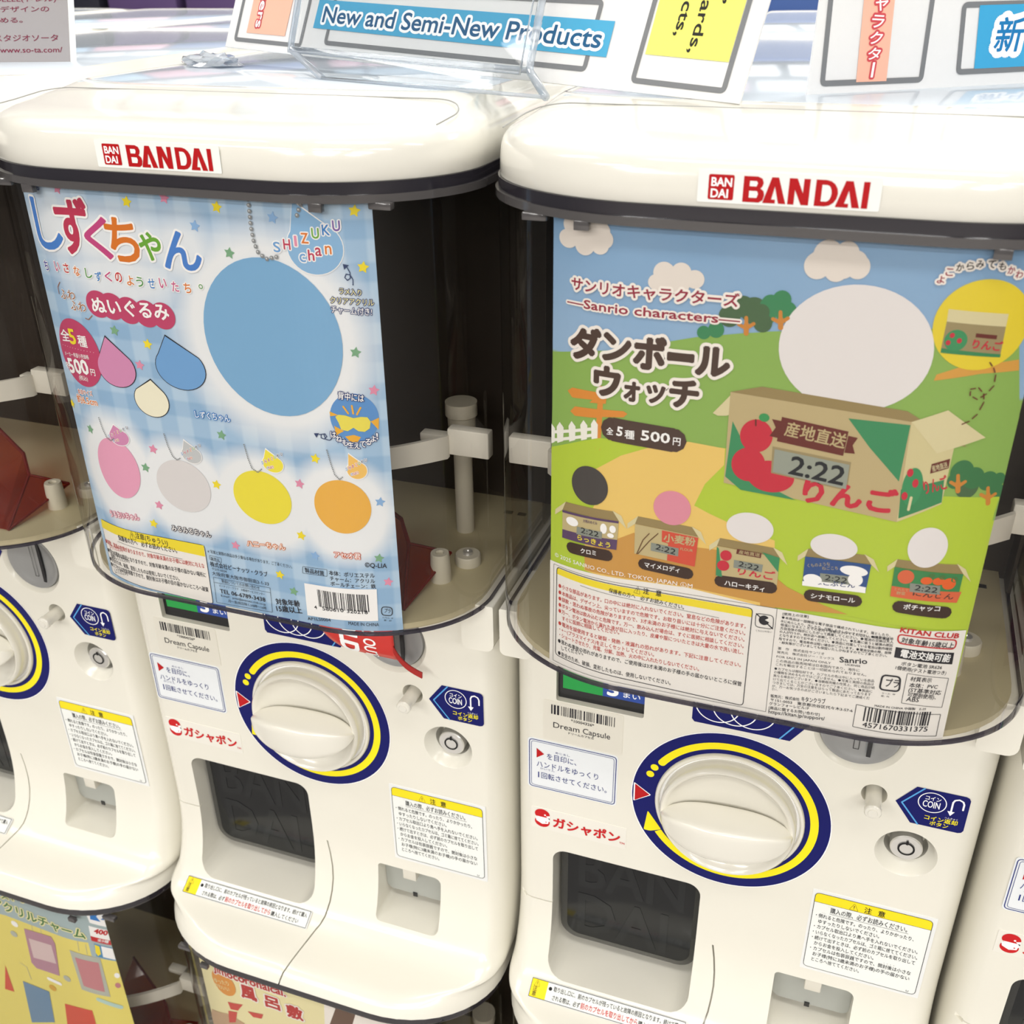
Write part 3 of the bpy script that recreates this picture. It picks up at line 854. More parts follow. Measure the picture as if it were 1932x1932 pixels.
["P",[[37.0,279.2],[41.1,278.7],[39.4,274.9],[40.9,271.0],[36.4,270.9]],"maroon2",7],
["T","産地直送",9.4,275.9,26.87,6.6,-6.4,"card",None,0,2,8],
["P",[[5.2,269.6],[39.9,266.7],[40.0,252.5],[5.9,256.3]],"card4",7],
["P",[[6.3,268.4],[39.4,265.4],[39.5,253.2],[6.6,257.0]],"lcd",8],
["T","2:22",13.1,257.4,25.12,9.4,-5.7,"lcdk",None,0,2,9],
["T","りんご",18.4,244.1,43.5,11.2,0,"apple",None,0,5,7],
["E",67.2,258.5,4.33,9.3,"tree",7],
["E",65.2,265.3,1.32,2.0,"apple",8],
["E",68.2,260.5,1.3,2.1,"apple",8],
["E",64.6,253.7,1.32,2.0,"apple",8],
["L",[[67.4,247.2],[67.6,253.3]],1.2,"card2",8],
["P",[[73.5,270.3],[80.8,273.4],[81.0,268.8],[73.6,265.7]],"maroon2",7],
["T","産地直送",74.5,266.8,6.69,2.8,22.0,"card2",None,0,1,8],
["T","りんご",72.6,255.2,11.01,6.7,20.7,"apple",None,0,3,7],
["E",34.2,318.5,31.47,27.9,"ball",3],
["E",82.6,332.9,19.5,19.1,"sun2",3],
["P",[[68.1,339.2],[92.4,337.9],[92.4,332.6],[68.3,334.0]],"card2",4],
["P",[[68.3,334.0],[92.4,332.6],[92.7,319.6],[68.1,320.9]],"cardd",4],
["P",[[68.2,322.7],[92.8,320.9],[92.7,319.6],[68.2,320.7]],"boxg2",5],
["E",73.3,326.3,4.6,4.5,"tree",5],
["E",71.5,328.4,1.0,1.1,"apple",6],
["E",74.7,326.3,1.0,1.1,"apple",6],
["E",70.4,325.2,1.0,1.1,"apple",6],
["P",[[80.8,329.7],[89.6,329.0],[89.6,327.3],[80.9,328.0]],"maroon2",5],
["T","りんご",79.3,323.4,13.25,3.8,-4.8,"apple",None,0,3,6],
["C","よ",62.9,351.0,3.0,3.1,"maroon","offw",0.8,3,7],
["C","こ",65.7,354.2,3.0,3.1,"maroon","offw",0.8,3,7],
["C","か",69.4,356.3,3.0,3.1,"ink3","offw",0.8,3,7],
["C","ら",73.2,357.1,3.0,3.1,"ink3","offw",0.8,3,7],
["C","み",76.8,357.9,3.0,3.1,"ink3","offw",0.8,3,7],
["C","て",81.3,358.0,3.0,3.1,"ink3","offw",0.8,3,7],
["C","も",85.6,357.3,3.0,3.1,"ink3","offw",0.8,3,7],
["C","か",89.5,355.8,3.0,3.1,"maroon","offw",0.8,3,7],
["C","わ",93.0,354.1,3.0,3.1,"maroon","offw",0.8,3,7],
["V",[[88.9,317.4],[91.0,315.0],[92.5,312.0],[92.7,307.2],[90.3,303.6],[86.9,301.1],[83.6,302.8],[83.3,305.6],[86.5,306.3],[89.2,303.6],[90.0,299.9],[88.3,294.3],[85.5,291.1],[81.0,288.7]],0.55,"maroon2",7],
["E",-81.7,235.0,10.46,10.6,"dark",6],
["P",[[-97.8,216.9],[-64.7,218.9],[-67.5,223.7],[-95.8,222.0]],"cardin",5],
["P",[[-97.8,216.9],[-95.8,222.1],[-102.8,215.5],[-103.0,212.3]],"card2",6],
["P",[[-64.7,218.9],[-68.5,224.2],[-63.5,222.0],[-60.5,215.2]],"card2",6],
["P",[[-97.8,216.9],[-64.7,218.9],[-65.4,202.2],[-97.7,200.6]],"cardf",7],
["P",[[-97.6,205.6],[-65.1,208.1],[-65.4,202.2],[-97.7,200.6]],"vio2",8],
["P",[[-97.8,216.9],[-64.7,218.9],[-64.8,217.6],[-97.8,215.5]],"vio2",8],
["E",-91.3,212.1,3.79,2.5,"white",9],
["E",-72.8,213.0,1.84,2.9,"white",9],
["E",-67.8,213.7,1.75,2.1,"white",9],
["E",-68.8,209.9,1.84,1.3,"white",9],
["K",-94.8,196.4,-67.2,197.8,6.6,"brownt2",7],
["T","クロミ",-85.8,195.3,10.06,2.8,6.3,"white",None,0,2,9],
["P",[[-88.2,210.2],[-73.5,211.0],[-73.6,206.8],[-88.5,205.7]],"lcd2",9],
["T","2:22",-85.9,207.5,10.8,3.2,0,"lcdk",None,0,1,10],
["T","大地のめぐみ",-84.6,213.8,8.41,1.8,3.4,"vio2",None,0,1,10],
["T","らっきょう",-88.4,202.7,20.52,3.1,0,"yel2",None,0,3,10],
["E",-38.5,230.5,9.14,9.3,"plp2",6],
["P",[[-56.3,218.8],[-24.7,216.9],[-27.5,221.7],[-55.0,223.2]],"cardin",5],
["P",[[-56.3,218.8],[-55.0,223.4],[-60.1,218.4],[-60.1,215.4]],"card2",6],
["P",[[-24.7,216.9],[-28.5,222.2],[-23.7,219.9],[-20.6,213.3]],"card2",6],
["P",[[-56.3,218.8],[-24.7,216.9],[-25.3,200.0],[-55.9,201.9]],"cardf",7],
["P",[[-42.7,217.6],[-24.7,216.5],[-25.3,200.0],[-39.2,201.0],[-39.2,210.7],[-42.4,211.2]],"redb",8],
["K",-53.7,196.7,-25.6,195.3,6.6,"brownt2",7],
["T","マイメロディ",-50.7,195.1,18.81,2.9,0,"white",None,0,2,9],
["P",[[-47.7,209.8],[-33.8,209.0],[-33.8,204.4],[-47.7,205.2]],"lcd2",9],
["T","2:22",-45.6,206.6,10.51,3.2,-8.2,"lcdk",None,0,1,10],
["T","小麦粉",-41.6,211.7,15.81,4.4,0,"cardf",None,0,3,10],
["T","FLOUR",-33.1,208.3,6.31,1.5,0,"cardf",None,0,1,10],
["L",[[-54.6,202.1],[-51.8,210.6],[-48.9,214.7]],0.5,"trunkd",9],
["L",[[-54.0,202.2],[-48.6,210.5],[-44.5,215.5]],0.5,"trunkd",9],
["E",-0.8,226.0,11.06,8.2,"ball",6],
["P",[[-15.4,213.6],[14.6,212.5],[11.7,217.2],[-14.3,218.1]],"cardin",5],
["P",[[-15.4,213.6],[-14.3,218.2],[-19.1,213.3],[-18.9,210.3]],"card2",6],
["P",[[14.6,212.5],[10.8,217.7],[15.4,215.5],[18.6,209.0]],"card2",6],
["P",[[-15.4,213.6],[14.6,212.5],[15.0,195.6],[-14.5,196.6]],"cardf",7],
["P",[[-15.4,213.3],[-14.3,212.4],[-11.5,196.8],[-14.6,197.0]],"boxg",8],
["P",[[6.3,214.1],[14.6,212.5],[14.7,204.5]],"boxg",8],
["E",-10.6,209.2,2.75,2.9,"apple",9],
["E",-11.5,203.3,2.96,2.9,"apple",9],
["K",-15.1,194.2,15.3,195.1,6.6,"brownt2",7],
["T","ハローキティ",-10.2,192.3,20.31,3.0,0,"white",None,0,2,9],
["P",[[-6.6,207.5],[7.3,207.3],[7.1,203.0],[-6.5,203.1]],"lcd2",9],
["T","2:22",-4.5,204.5,10.23,3.0,-4.5,"lcdk",None,0,1,10],
["P",[[-5.7,213.7],[6.0,213.4],[5.9,210.7],[-5.9,211.0]],"maroon2",8],
["T","産地直送",-4.8,211.4,10.21,1.9,0,"cardf",None,0,1,9],
["T","りんご",-5.5,199.6,19.1,4.6,0,"apple",None,0,3,8],
["E",38.2,222.8,10.57,6.7,"ball",6],
["P",[[26.1,215.4],[55.8,216.4],[52.9,221.0],[27.1,219.7]],"cardin",5],
["P",[[26.1,215.4],[27.0,219.8],[22.7,215.1],[22.9,212.2]],"card2",6],
["P",[[55.8,216.4],[52.0,221.5],[56.5,219.3],[59.8,213.0]],"card2",6],
["P",[[26.1,215.4],[55.8,216.4],[55.4,200.8],[26.6,199.4]],"nightb",7],
["E",30.9,203.7,4.3,2.9,"white",9],
["E",50.0,207.2,3.35,3.4,"white",9],
["E",48.7,211.8,6.2,2.7,"white",9],
["P",[[26.4,201.8],[33.8,204.0],[44.1,204.6],[55.2,204.0],[55.4,200.8],[26.6,199.4]],"white",8],
["K",27.9,194.6,54.7,195.5,6.6,"brownt2",7],
["T","シナモロール",31.0,193.1,20.75,2.8,3.9,"white",None,0,2,9],
["P",[[33.9,207.8],[47.6,208.6],[48.0,204.0],[34.3,203.2]],"lcd2",9],
["T","2:22",36.2,204.6,10.5,3.0,0,"lcdk",None,0,1,10],
["T","くものような",27.6,209.8,10.92,1.9,15.9,"cardf",None,0,0,10],
["T","ねごこち",34.5,209.7,7.67,1.8,12.0,"cardf",None,0,0,10],
["T","はこぶとん",31.8,201.1,18.87,2.8,4.9,"navy",None,0,2,9],
["E",79.2,228.6,8.91,10.5,"ball",6],
["P",[[66.2,217.1],[98.2,215.1],[94.9,220.2],[66.9,221.2]],"cardin",5],
["P",[[66.2,217.1],[66.9,221.4],[62.9,216.9],[63.3,214.0]],"card2",6],
["P",[[98.2,215.1],[93.9,220.9],[98.8,217.7],[102.8,210.6]],"card2",6],
["P",[[66.2,217.1],[98.2,215.1],[98.0,199.6],[66.7,201.2]],"grnb",7],
["P",[[66.5,206.9],[99.2,205.5],[98.0,199.6],[66.7,201.2]],"orb",8],
["E",72.0,212.6,3.72,3.7,"orb",9],
["E",81.6,211.4,2.7,2.0,"carr",9],
["E",87.2,211.3,2.8,2.0,"carr",9],
["E",92.2,210.1,3.2,3.1,"carr",9],
["E",83.6,214.2,1.5,1.2,"leafd",9],
["E",88.5,213.6,1.5,1.2,"leafd",9],
["E",94.4,212.4,1.6,1.5,"leafd",9],
["K",68.5,196.0,96.7,194.1,6.6,"brownt2",7],
["T","ポチャッコ",73.4,195.0,17.71,2.9,0,"white",None,0,2,9],
["P",[[74.4,209.5],[88.4,209.0],[89.0,204.2],[74.9,204.9]],"lcd2",9],
["T","2:22",76.6,206.1,11.05,3.0,-5.2,"lcdk",None,0,1,10],
["T","とれたて",67.7,204.8,6.71,1.5,0,"cardf",None,0,0,10],
["T","野菜",69.1,202.8,4.2,1.6,0,"cardf",None,0,1,10],
["T","にんじん",76.0,203.0,19.96,3.0,-4.6,"brownt",None,0,3,8],
["T","© 2025 SANRIO CO., LTD. TOKYO, JAPAN ⓁM",-102.8,187.1,77.5,2.9,0,"white",None,0,0,7],
["P",[[-106.3,168],[-106.5,183.7],[-28.2,187.1],[8.2,183.7],[106.4,183.5],[107.9,80],[-106.5,80]],"paper2",6],
["R",[[-101.1,181.5],[4.9,181.6],[5.7,121.2],[-101.6,124.5]],0.4,"ink",None,8],
["P",[[-100.9,180.9],[4.7,180.9],[5.2,176.3],[-101.3,177.1]],"yel",7],
["R",[[-103.5,182.4],[16.5,183.9],[17.5,120.2],[-103.4,119.6]],0.2,"ink",None,7],
["T","⚠",-55.6,179.3,3.32,3.6,-6.9,"ink",None,0,0,8],
["T","注　意",-50.4,179.3,9.8,3.3,0,"ink",None,0,2,9],
["T","保護者の方へ　必ずお読みください。",-68.7,176.1,41.46,2.6,-3.2,"ink",None,0,1,8],
["L",[[-85.5,175.5],[-10.8,172.6]],0.2,"ink",8],
["T","●小さな部品があります。口の中には絶対に入れないでください。窒息などの危険があります。",-100.0,169.1,104.21,2.6,0,"redt",None,0,1,8],
["T","●本商品は、デザイン上、尖っていますので危険です。お取り扱いには十分にご注意ください。",-99.9,165.0,104.21,2.6,0,"redt",None,0,1,8],
["T","●誤飲・思わぬ事故の危険がありますので、3才未満のお子様には絶対に与えないでください。",-99.9,161.1,104.21,2.6,0,"redt",None,0,1,8],
["T","●ボタン電池は飲み込むと危険です。万一、飲み込んだ場合は、すぐに医師に相談してください。",-99.8,157.1,104.01,2.6,0,"redt",None,0,1,8],
["T","●万一、ボタン電池から漏れた液が目に入ったり、皮膚や服についたときは大量の水で洗い流し、",-99.8,153.2,104.22,2.6,0,"redt",None,0,1,8],
["T","　すぐに医師に相談してください。",-99.7,148.9,39.67,2.7,3.5,"redt",None,0,1,8],
["T","●電池を誤使用すると破裂・発熱・液漏れの恐れがあります。下記に注意してください。",-99.8,145.1,103.82,2.7,0,"redt",None,0,1,8],
["T","・+－(プラスマイナス)を正しくセットしてください。",-99.8,141.3,58.8,2.7,0,"redt",None,0,1,8],
["T","・ショートさせたり、充電、分解、加熱、火の中に入れたりしないでください。",-99.7,137.6,82.63,2.8,0,"redt",None,0,1,8],
["T","●思わぬ事故の恐れがありますので、ご使用後は3才未満のお子様の手の届かないところに保管",-99.9,133.3,103.82,2.7,0,"ink",None,0,1,8],
["T","　してください。",-99.8,128.8,19.04,2.8,9.1,"ink",None,0,1,8],
["T","●安全のため、破損、変形したものは、使用しないでください。",-99.8,125.1,68.61,2.8,0,"ink",None,0,1,8],
["R",[[6.7,179.3],[15.3,179.5],[15.8,171.5],[7.0,171.2]],0.35,"ink",None,8],
["E",11.0,175.9,2.57,2.8,"ink",8],
["P",[[11.4,176.3],[14.1,178.5],[14.4,174.9]],"paper2",9],
["L",[[7.0,179.0],[15.6,171.9]],0.6,"ink",9],
["T","くちにいれない",7.5,168.5,8.03,1.1,5.0,"ink",None,0,0,8],
["T","[使用上の注意]",19.3,180.8,12.53,1.5,4.1,"ink",None,0,1,8],
["T","●本商品は一部精密な電子部品で構成されています。落としたり、",19.1,178.7,52.35,1.5,0,"ink",None,0,1,8],
["T","水にぬらしたり、汚したり、分解したりしないでください。また、高温・",18.9,176.5,52.86,1.5,0,"ink",None,0,1,8],
["T","低温になるところでの使用や保管はさけてください。●廃棄時は地",19.1,174.3,52.97,1.5,3.0,"ink",None,0,1,8],
["T","方自治体の指示にしたがって廃棄してください。●電池の交換は大人",19.1,172.2,53.28,1.6,3.2,"ink",None,0,1,8],
["T","の人が行うか、時計店へ依頼してください。●乱暴に扱うと破損の原因",19.0,170.2,53.38,1.5,3.2,"ink",None,0,1,8],
["T","となりますのでおやめください。●商品に付属している電池は動作確認",19.1,168.1,53.38,1.6,3.1,"ink",None,0,1,8],
["T","用ですので、電池寿命は短い場合がございます。●電池交換の際、故障",19.1,165.9,53.38,1.5,3.1,"ink",None,0,1,8],
["T","・紛失等がございましても保証いたしかねますのでご了承ください。",19.1,163.8,52.69,1.5,3.4,"ink",None,0,1,8],
["T","著　作　株式会社サンリオ",19.3,160.1,22.56,1.6,4.3,"ink",None,0,0,8],
["T","発売元　株式会社ジー・ミックス",19.2,157.8,27.68,1.5,4.4,"ink",None,0,0,8],
["T","FOR SALE IN JAPAN ONLY",19.1,155.2,26.38,1.3,4.3,"ink",None,0,0,8],
["T","この商品の販売地域は日本国内であり、海外に",19.1,152.5,40.43,1.6,4.7,"ink",None,0,0,8],
["T","これを輸出することは一切認められておりません。",19.1,150.3,44.95,1.6,4.7,"ink",None,0,0,8],
["T","●カプセルは梱包材です。カプセルの色は中に入っている商品",18.9,147.5,48.23,1.6,4.2,"ink",None,0,0,8],
["T","の種類を決めるものではございません。●写真と実際の商品は",18.9,145.3,48.35,1.6,4.5,"ink",None,0,0,8],
["T","異なる場合がございます。●自動販売機の性質上、同じ商品が続",18.9,143.1,49.06,1.6,4.6,"ink",None,0,0,8],
["T","けて出てくることがございますのでご了承ください。●製品に",18.9,140.8,48.36,1.6,4.6,"ink",None,0,0,8],
["T","つきましては、万全の注意をはらって製造にあたっております",19.0,138.7,47.85,1.7,4.6,"ink",None,0,0,8],
["T","が、万一お気づきの点がございましたら下記までご連絡くだ",18.9,136.5,47.65,1.6,4.6,"ink",None,0,0,8],
["T","さい。",19.0,134.6,3.62,1.6,6.3,"ink",None,0,0,8],
["T","販売元：株式会社",18.9,130.0,14.55,1.9,4.7,"ink",None,0,1,8],
["T","〒151-0053　東京都渋谷区代々木3-57-6",18.9,127.5,40.63,1.9,4.5,"ink",None,0,1,8],
["T","グランフォーレビル1F",18.7,125.0,19.88,1.9,5.2,"ink",None,0,1,8],
["T","[商品に関するお問い合わせ]",18.7,122.3,25.58,1.9,4.5,"ink",None,0,1,8],
["T","https://kitan.jp/support/",18.8,119.6,28.22,2.3,5.3,"ink",None,0,1,8],
["T","キタンクラブ",34.0,131.2,12.07,3.0,6.2,"ink",None,0,2,8],
["T","Sanrio",49.1,159.3,13.24,3.2,8.3,"ink",None,0,2,8],
["T","LICENSE",51.9,158.1,7.32,1.1,4.7,"ink",None,0,1,8],
["T","KITAN CLUB",73.9,182.1,29.33,2.8,-5.5,"redd",None,0,4,8],
["R",[[73.8,180.8],[102.6,178.3],[102.4,173.0],[74.2,175.8]],0.7,"redd",None,8],
["T","対象年齢15歳以上",75.5,176.2,26.23,3.0,-5.7,"ink",None,0,2,8],
["P",[[73.8,173.2],[102.7,170.8],[103.0,163.9],[73.9,167.2]],"ink",7],
["T","電池交換可能",76.1,168.1,25.12,4.3,-5.7,"white",None,0,3,9],
["T","ボタン電池 SR626",77.7,163.0,20.47,2.2,-4.8,"ink",None,0,1,8],
["T","1個使用(テスト電池つき)",75.1,160.4,26.02,2.2,-5.5,"ink",None,0,1,8],
["R",[[81.7,158.5],[102.8,155.7],[102.8,137.8],[81.8,140.5]],0.25,"ink",None,8],
["T","材質表示",83.7,154.1,10.82,2.6,-3.7,"ink",None,0,1,8],
["T","本体：PVC",83.7,150.4,14.53,2.6,-3.9,"ink",None,0,1,8],
["T","(ST基準対応",83.7,147.7,17.03,2.6,-7.1,"ink",None,0,1,8],
["T","可塑剤使用)、",83.8,144.7,16.41,2.6,-6.6,"ink",None,0,1,8],
["T","ABS",83.8,141.8,6.41,2.7,-3.6,"ink",None,0,1,8],
["R",[[70.2,156.2],[78.8,156.1],[79.6,147.3],[70.0,147.4]],0.9,"ink",None,8],
["T","プラ",71.9,149.4,7.4,4.9,0,"ink",None,0,2,8],
["T","ケース：PP",71.5,144.7,6.6,1.1,0,"ink",None,0,0,8],
["T","袋：PE",71.4,143.0,4.0,1.1,0,"ink",None,0,0,8],
["T","MADE IN CHINA 中国製　E-25",69.1,136.4,25.71,1.5,0,"ink",None,0,1,8],
["R",[[60.5,136.0],[103.0,133.4],[103.3,119.6],[60.6,122.0]],0.3,"ink",None,8],
["B",64.9,126.6,33.9,8.8,11,8],
["T","4571670331375",65.1,122.9,33.13,3.2,0,"ink",None,0,1,8],
]
P3=[
["P",[[-0.5,377.2],[116.4,370.0],[113.1,301.8],[86.4,311.4],[86.9,328.6],[1.5,334.1],[-14.8,332.4]],"ygrey",1],
["T","ストリート",3.6,356.2,49.87,7.4,8.7,"ygreen","ycream",1.2,3,4],
["T","アクリルチャーム",-10.1,342.2,97.14,12.1,-5.4,"ygreen","ycream",1.2,3,4],
["P",[[92.7,364.3],[99.3,367.6],[110.4,363.8],[110.0,345.7],[93.7,353.5]],"white",2],
["P",[[96.0,364.7],[101.6,367.8],[106.0,366.4],[100.9,361.0],[103.3,354.2],[95.2,357.9]],"kblue",3],
["T","2",103.9,357.2,3.27,5.0,-23.4,"kblue",None,0,2,4],
["P",[[91.8,350.0],[110.6,342.0],[109.6,323.6],[90.6,331.5]],"white",2],
["P",[[91.0,337.5],[110.0,329.3],[109.6,323.6],[90.6,331.5]],"redd",3],
["T","400",94.8,341.3,11.65,5.9,-20.6,"redd",None,0,5,4],
["T","全5種",95.6,331.1,9.94,3.3,-20.6,"white",None,0,2,4],
["P",[[91.9,327.9],[110.5,319.8],[108.1,304.4],[90.9,311.7]],"kblue2",2],
["P",[[97.7,324.7],[109.2,319.2],[107.9,305.6],[96.8,310.8]],"white",3],
["P",[[92.4,326.6],[96.2,324.3],[95.6,314.4],[92.5,312.2],[91.2,316.2]],"yel",3],
["P",[[18.8,324.2],[48.2,325.3],[50.5,317.2],[43.3,272.4],[17.6,272.1],[13.8,278.1]],"ymauve",2],
["P",[[20.7,312.6],[45.6,313.5],[44.3,288.9],[18.7,286.8]],"ypale",3],
["P",[[65.3,314.9],[93.6,309.9],[92.7,258.4],[65.2,263.6]],"ysil",2],
["P",[[69.0,307.0],[91.1,303.5],[88.9,265.0],[68.9,269.6]],"yrose",3],
["P",[[-5.6,244.8],[23.6,242.7],[17.4,196.7],[-13.1,182.7]],"yblue",2],
["P",[[38.4,232.4],[69.6,236.0],[69.1,214.9],[32.5,198.5]],"redb",2],
["P",[[-21.5,259.6],[-22.1,222.8],[-33.1,222.0]],"redb",2],
["K",26.8,262.6,42.8,260.8,4.5,"white",3],
["K",77.9,253.8,101.9,244.4,5,"ycyan",3],
["E",9.2,326.3,3.73,3.7,"white",2],
["E",51.3,272.1,3.81,3.9,"ysil",2],
["E",29.7,250.3,3.9,4.0,"ygold",2],
["E",104.2,286.1,2.43,3.3,"white",2],
["E",102.4,273.2,2.43,3.4,"yrose",2],
["E",4.0,311.5,3.77,3.8,"ysil",2],
["L",[[29.7,334.2],[27.8,320.9]],0.4,"ysil",2],
["L",[[39.1,333.6],[37.2,320.3]],0.4,"ysil",2],
["L",[[76.7,328.9],[75.3,316.1]],0.4,"ysil",2],
["L",[[83.8,326.1],[82.6,313.3]],0.4,"ysil",2],
["L",[[-1.6,271.7],[5.6,269.0],[6.2,251.8]],0.5,"ysil",2],
]
P4=[
["T","Jimocoronaical.",-82.0,354.6,68.0,9.5,0,"fred","offw",1.0,4,4],
["E",-74.8,343.8,12.66,14.2,"forg",2],
["T","ゆったり",-84.7,339.3,18.79,5.1,16.7,"ycream",None,0,1,4],
["T","かわいい",-84.9,333.1,17.34,5.2,13.0,"ycream",None,0,1,4],
["C","風",-50.0,343.8,15,17,"fred","offw",1.3,5,4],
["C","呂",-28.6,341.2,14,15,"fred","offw",1.3,5,4],
["C","敷",-8.7,338.1,15,16,"fred","offw",1.3,5,4],
["P",[[-100.3,292.9],[-75.4,305.1],[-59.6,301.2],[-119.0,244.2]],"fbrn",2],
["P",[[-74.1,321.3],[-58.1,325.6],[-64.4,315.5],[-72.2,313.3]],"fred2",3],
["P",[[-54.5,319.0],[-39.7,321.6],[-42.1,315.4],[-49.9,313.9]],"fred2",3],
["P",[[-75.5,309.2],[-65.6,312.8],[-69.8,298.0],[-77.6,293.1]],"fred2",3],
["P",[[20.1,364.1],[89.6,373.3],[88.1,348.2],[17.6,328.6]],"fdark",2],
["P",[[20.1,364.1],[29.5,359.6],[21.1,334.2],[17.3,332.4]],"offw",3],
["P",[[49.7,365.7],[73.7,370.6],[72.8,366.5],[51.9,360.0]],"fred2",4],
["P",[[48.3,366.1],[89.6,372.3],[88.6,356.0],[42.0,343.8]],"offw",3],
]

# ------------------------------------------------------------ one capsule machine (built once, at its final height, centred on x = 0)
MACH = empty('capsule_machine', (0, 0, 0))
PROFILE = [(0, .115), (0, .10), (0, .08), (0, .05), (0, .02), (0, -.01), (0, -.04), (0, -.07), (0, -.10), (0, -.125), (-.0003, -.138), (-.0012, -.150), (-.0028, -.162), (-.0052, -.173), (-.0082, -.183), (-.0120, -.192),
           (-.0155, -.1985), (-.0190, -.2023), (-.0240, -.2055), (-.0300, -.2086), (-.0380, -.2112), (-.0460, -.2133), (-.0530, -.2152), (-.0590, -.2172), (-.0635, -.2200), (-.0665, -.2240), (-.068, -.229)]
def body_shell():
    V = []; F = []; m = None
    for y, z in PROFILE:
        d = -y; t = min(1, max(0, (d - .028) / .040)); t = t * t * (3 - 2 * t)
        hw = .148 - .002 * t
        P = front_curve(hw, .017 + .068 * t, -d, .032 + .036 * t, 12, 16)
        P = P + [(hw, .45), (-hw, .45)]
        m = len(P); V += [(x, yy, z + ZB) for x, yy in P]
    n = len(PROFILE)
    for i in range(n - 1):
        for k in range(m):
            a = i * m + k; b = i * m + (k + 1) % m
            F.append((a, a + m, b + m, b))
    F.append(tuple(range(m))); F.append(tuple(reversed(range((n - 1) * m, n * m))))
    return V, F
def rrect(x0, x1, z0, z1, r, n=6):
    rs = r if isinstance(r, (tuple, list)) else (r, r, r, r)   # BL, BR, TR, TL
    P = []
    for (cx, cz, a0), q in zip(((x0, z0, 180), (x1, z0, 270), (x1, z1, 0), (x0, z1, 90)), rs):
        ox = cx + (q if cx == x0 else -q); oz = cz + (q if cz == z0 else -q)
        for k in range(n + 1):
            a = math.radians(a0 + 90 * k / n); P.append((ox + q * math.cos(a), oz + q * math.sin(a)))
    return P
def prism_y(P, y0, y1, taper=0.0):
    n = len(P); cx = sum(p[0] for p in P) / n; cz = sum(p[1] for p in P) / n
    V = [(x, y0, z + ZB) for x, z in P] + [(cx + (x - cx) * (1 - taper), y1, cz + (z - cz) * (1 - taper) + ZB) for x, z in P]
    F = [(k, (k + 1) % n, (k + 1) % n + n, k + n) for k in range(n)] + [tuple(reversed(range(n))), tuple(range(n, 2 * n))]
    return V, F
def seam_cutter():
    pts = []
    def px(z, y):
        T_ = [(0.0000, -.1400), (.0020, -.150), (.0042, -.168), (.0040, -.180), (.0031, -.191), (.0005, -.2043), (-.0050, -.2105), (-.0092, -.2145), (-.0127, -.219), (-.0155, -.229), (-.0157, -.24)]
        zs = [-t[1] for t in T_]; return float(np.interp(-z, zs, [t[0] for t in T_]))
    sec = [p for p in PROFILE if p[1] <= -.138] + [(-.0682, -.2295)]
    V = []; F = []
    for i, (y, z) in enumerate(sec):
        a = sec[max(i - 1, 0)]; b = sec[min(i + 1, len(sec) - 1)]
        ty, tz = b[0] - a[0], b[1] - a[1]; L = math.hypot(ty, tz); ny, nz = tz / L, -ty / L   # outward
        x = px(z, y)
        for sx, q in ((-.0006, .004), (.0006, .004), (.0006, -.006), (-.0006, -.006)):
            V.append((x + sx, y + ny * q, z + nz * q + ZB))
    n = len(sec)
    for i in range(n - 1):
        for k in range(4):
            F.append((i * 4 + k, i * 4 + (k + 1) % 4, i * 4 + 4 + (k + 1) % 4, i * 4 + 4 + k))
    F.append((3, 2, 1, 0)); F.append(tuple(range(4 * n - 4, 4 * n)))
    return V, F
def zb(vf): return [(v[0], v[1], v[2] + ZB) for v in vf[0]], vf[1]
CHX0, CHX1, CHZ0, CHZ1 = -.1175, -.0108, -.2005, -.0842
BXX0, BXX1, BXZ0, BXZ1 = .0425, .0965, -.196, -.1455
cutters = [
    prism_y(rrect(CHX0, CHX1, CHZ0, CHZ1, (.014, .014, .010, .010)), -.12, .050, .03),
    prism_y(rrect(BXX0, BXX1, BXZ0, BXZ1, (.004, .006, .006, .003)), -.12, .034, .04),
    zb(lathe_y([(.0190, -.0012), (.0178, .0003), (.0160, .0040), (.0132, .0085), (.0128, .0090), (.0128, .022)], .1069, -.0152)),
    zb(lathe_y([(.0080, -.0010), (.0072, .0006), (.0072, .035)], .0827, .0256, 32)),
    zb(lathe_y([(.0275, -.0015), (.0258, .0003), (.0236, .0030), (.0232, .0040), (.0232, .012)], .0690, .0670)),
    prism_y(rrect(-.1152, -.0580, .0460, .0735, .0015, 3), -.01, .0055),
    zb(lathe_y([(.0445, -.01), (.0445, .010)], 0.0, -.0146, 64)),
    seam_cutter(),
    prism_y([(-.1500, -.1384), (-.118, -.1384), (-.115, -.1376), (-.115, -.1384), (-.118, -.1394), (-.1500, -.1394)], -.01, .0022),
    prism_y(rrect(-.1455, -.1365, -.1410, -.1375, .0006, 2), -.01, .006),
]
def boolean(name, base, cuts, m, parent):
    V, F = base
    bo = mesh_obj('tmp_base', V, F, m)
    bm = bmesh.new(); bm.from_mesh(bo.data); bmesh.ops.recalc_face_normals(bm, faces=bm.faces); bm.to_mesh(bo.data); bm.free()
    tmp = []
    for V, F in cuts:
        c = mesh_obj('tmp_cut', V, F, m); tmp.append(c)
        bm = bmesh.new(); bm.from_mesh(c.data); bmesh.ops.recalc_face_normals(bm, faces=bm.faces); bm.to_mesh(c.data); bm.free()
        md = bo.modifiers.new('b', 'BOOLEAN'); md.operation = 'DIFFERENCE'; md.solver = 'EXACT'; md.object = c
    bpy.context.view_layer.update()
    me = bpy.data.meshes.new_from_object(bo.evaluated_get(bpy.context.evaluated_depsgraph_get()))
    me.name = name
    for c in tmp + [bo]: bpy.data.objects.remove(c)
    sharpen(me, 32)
    o = bpy.data.objects.new(name, me); COL.objects.link(o)
    if parent is not None: o.parent = parent
    return o
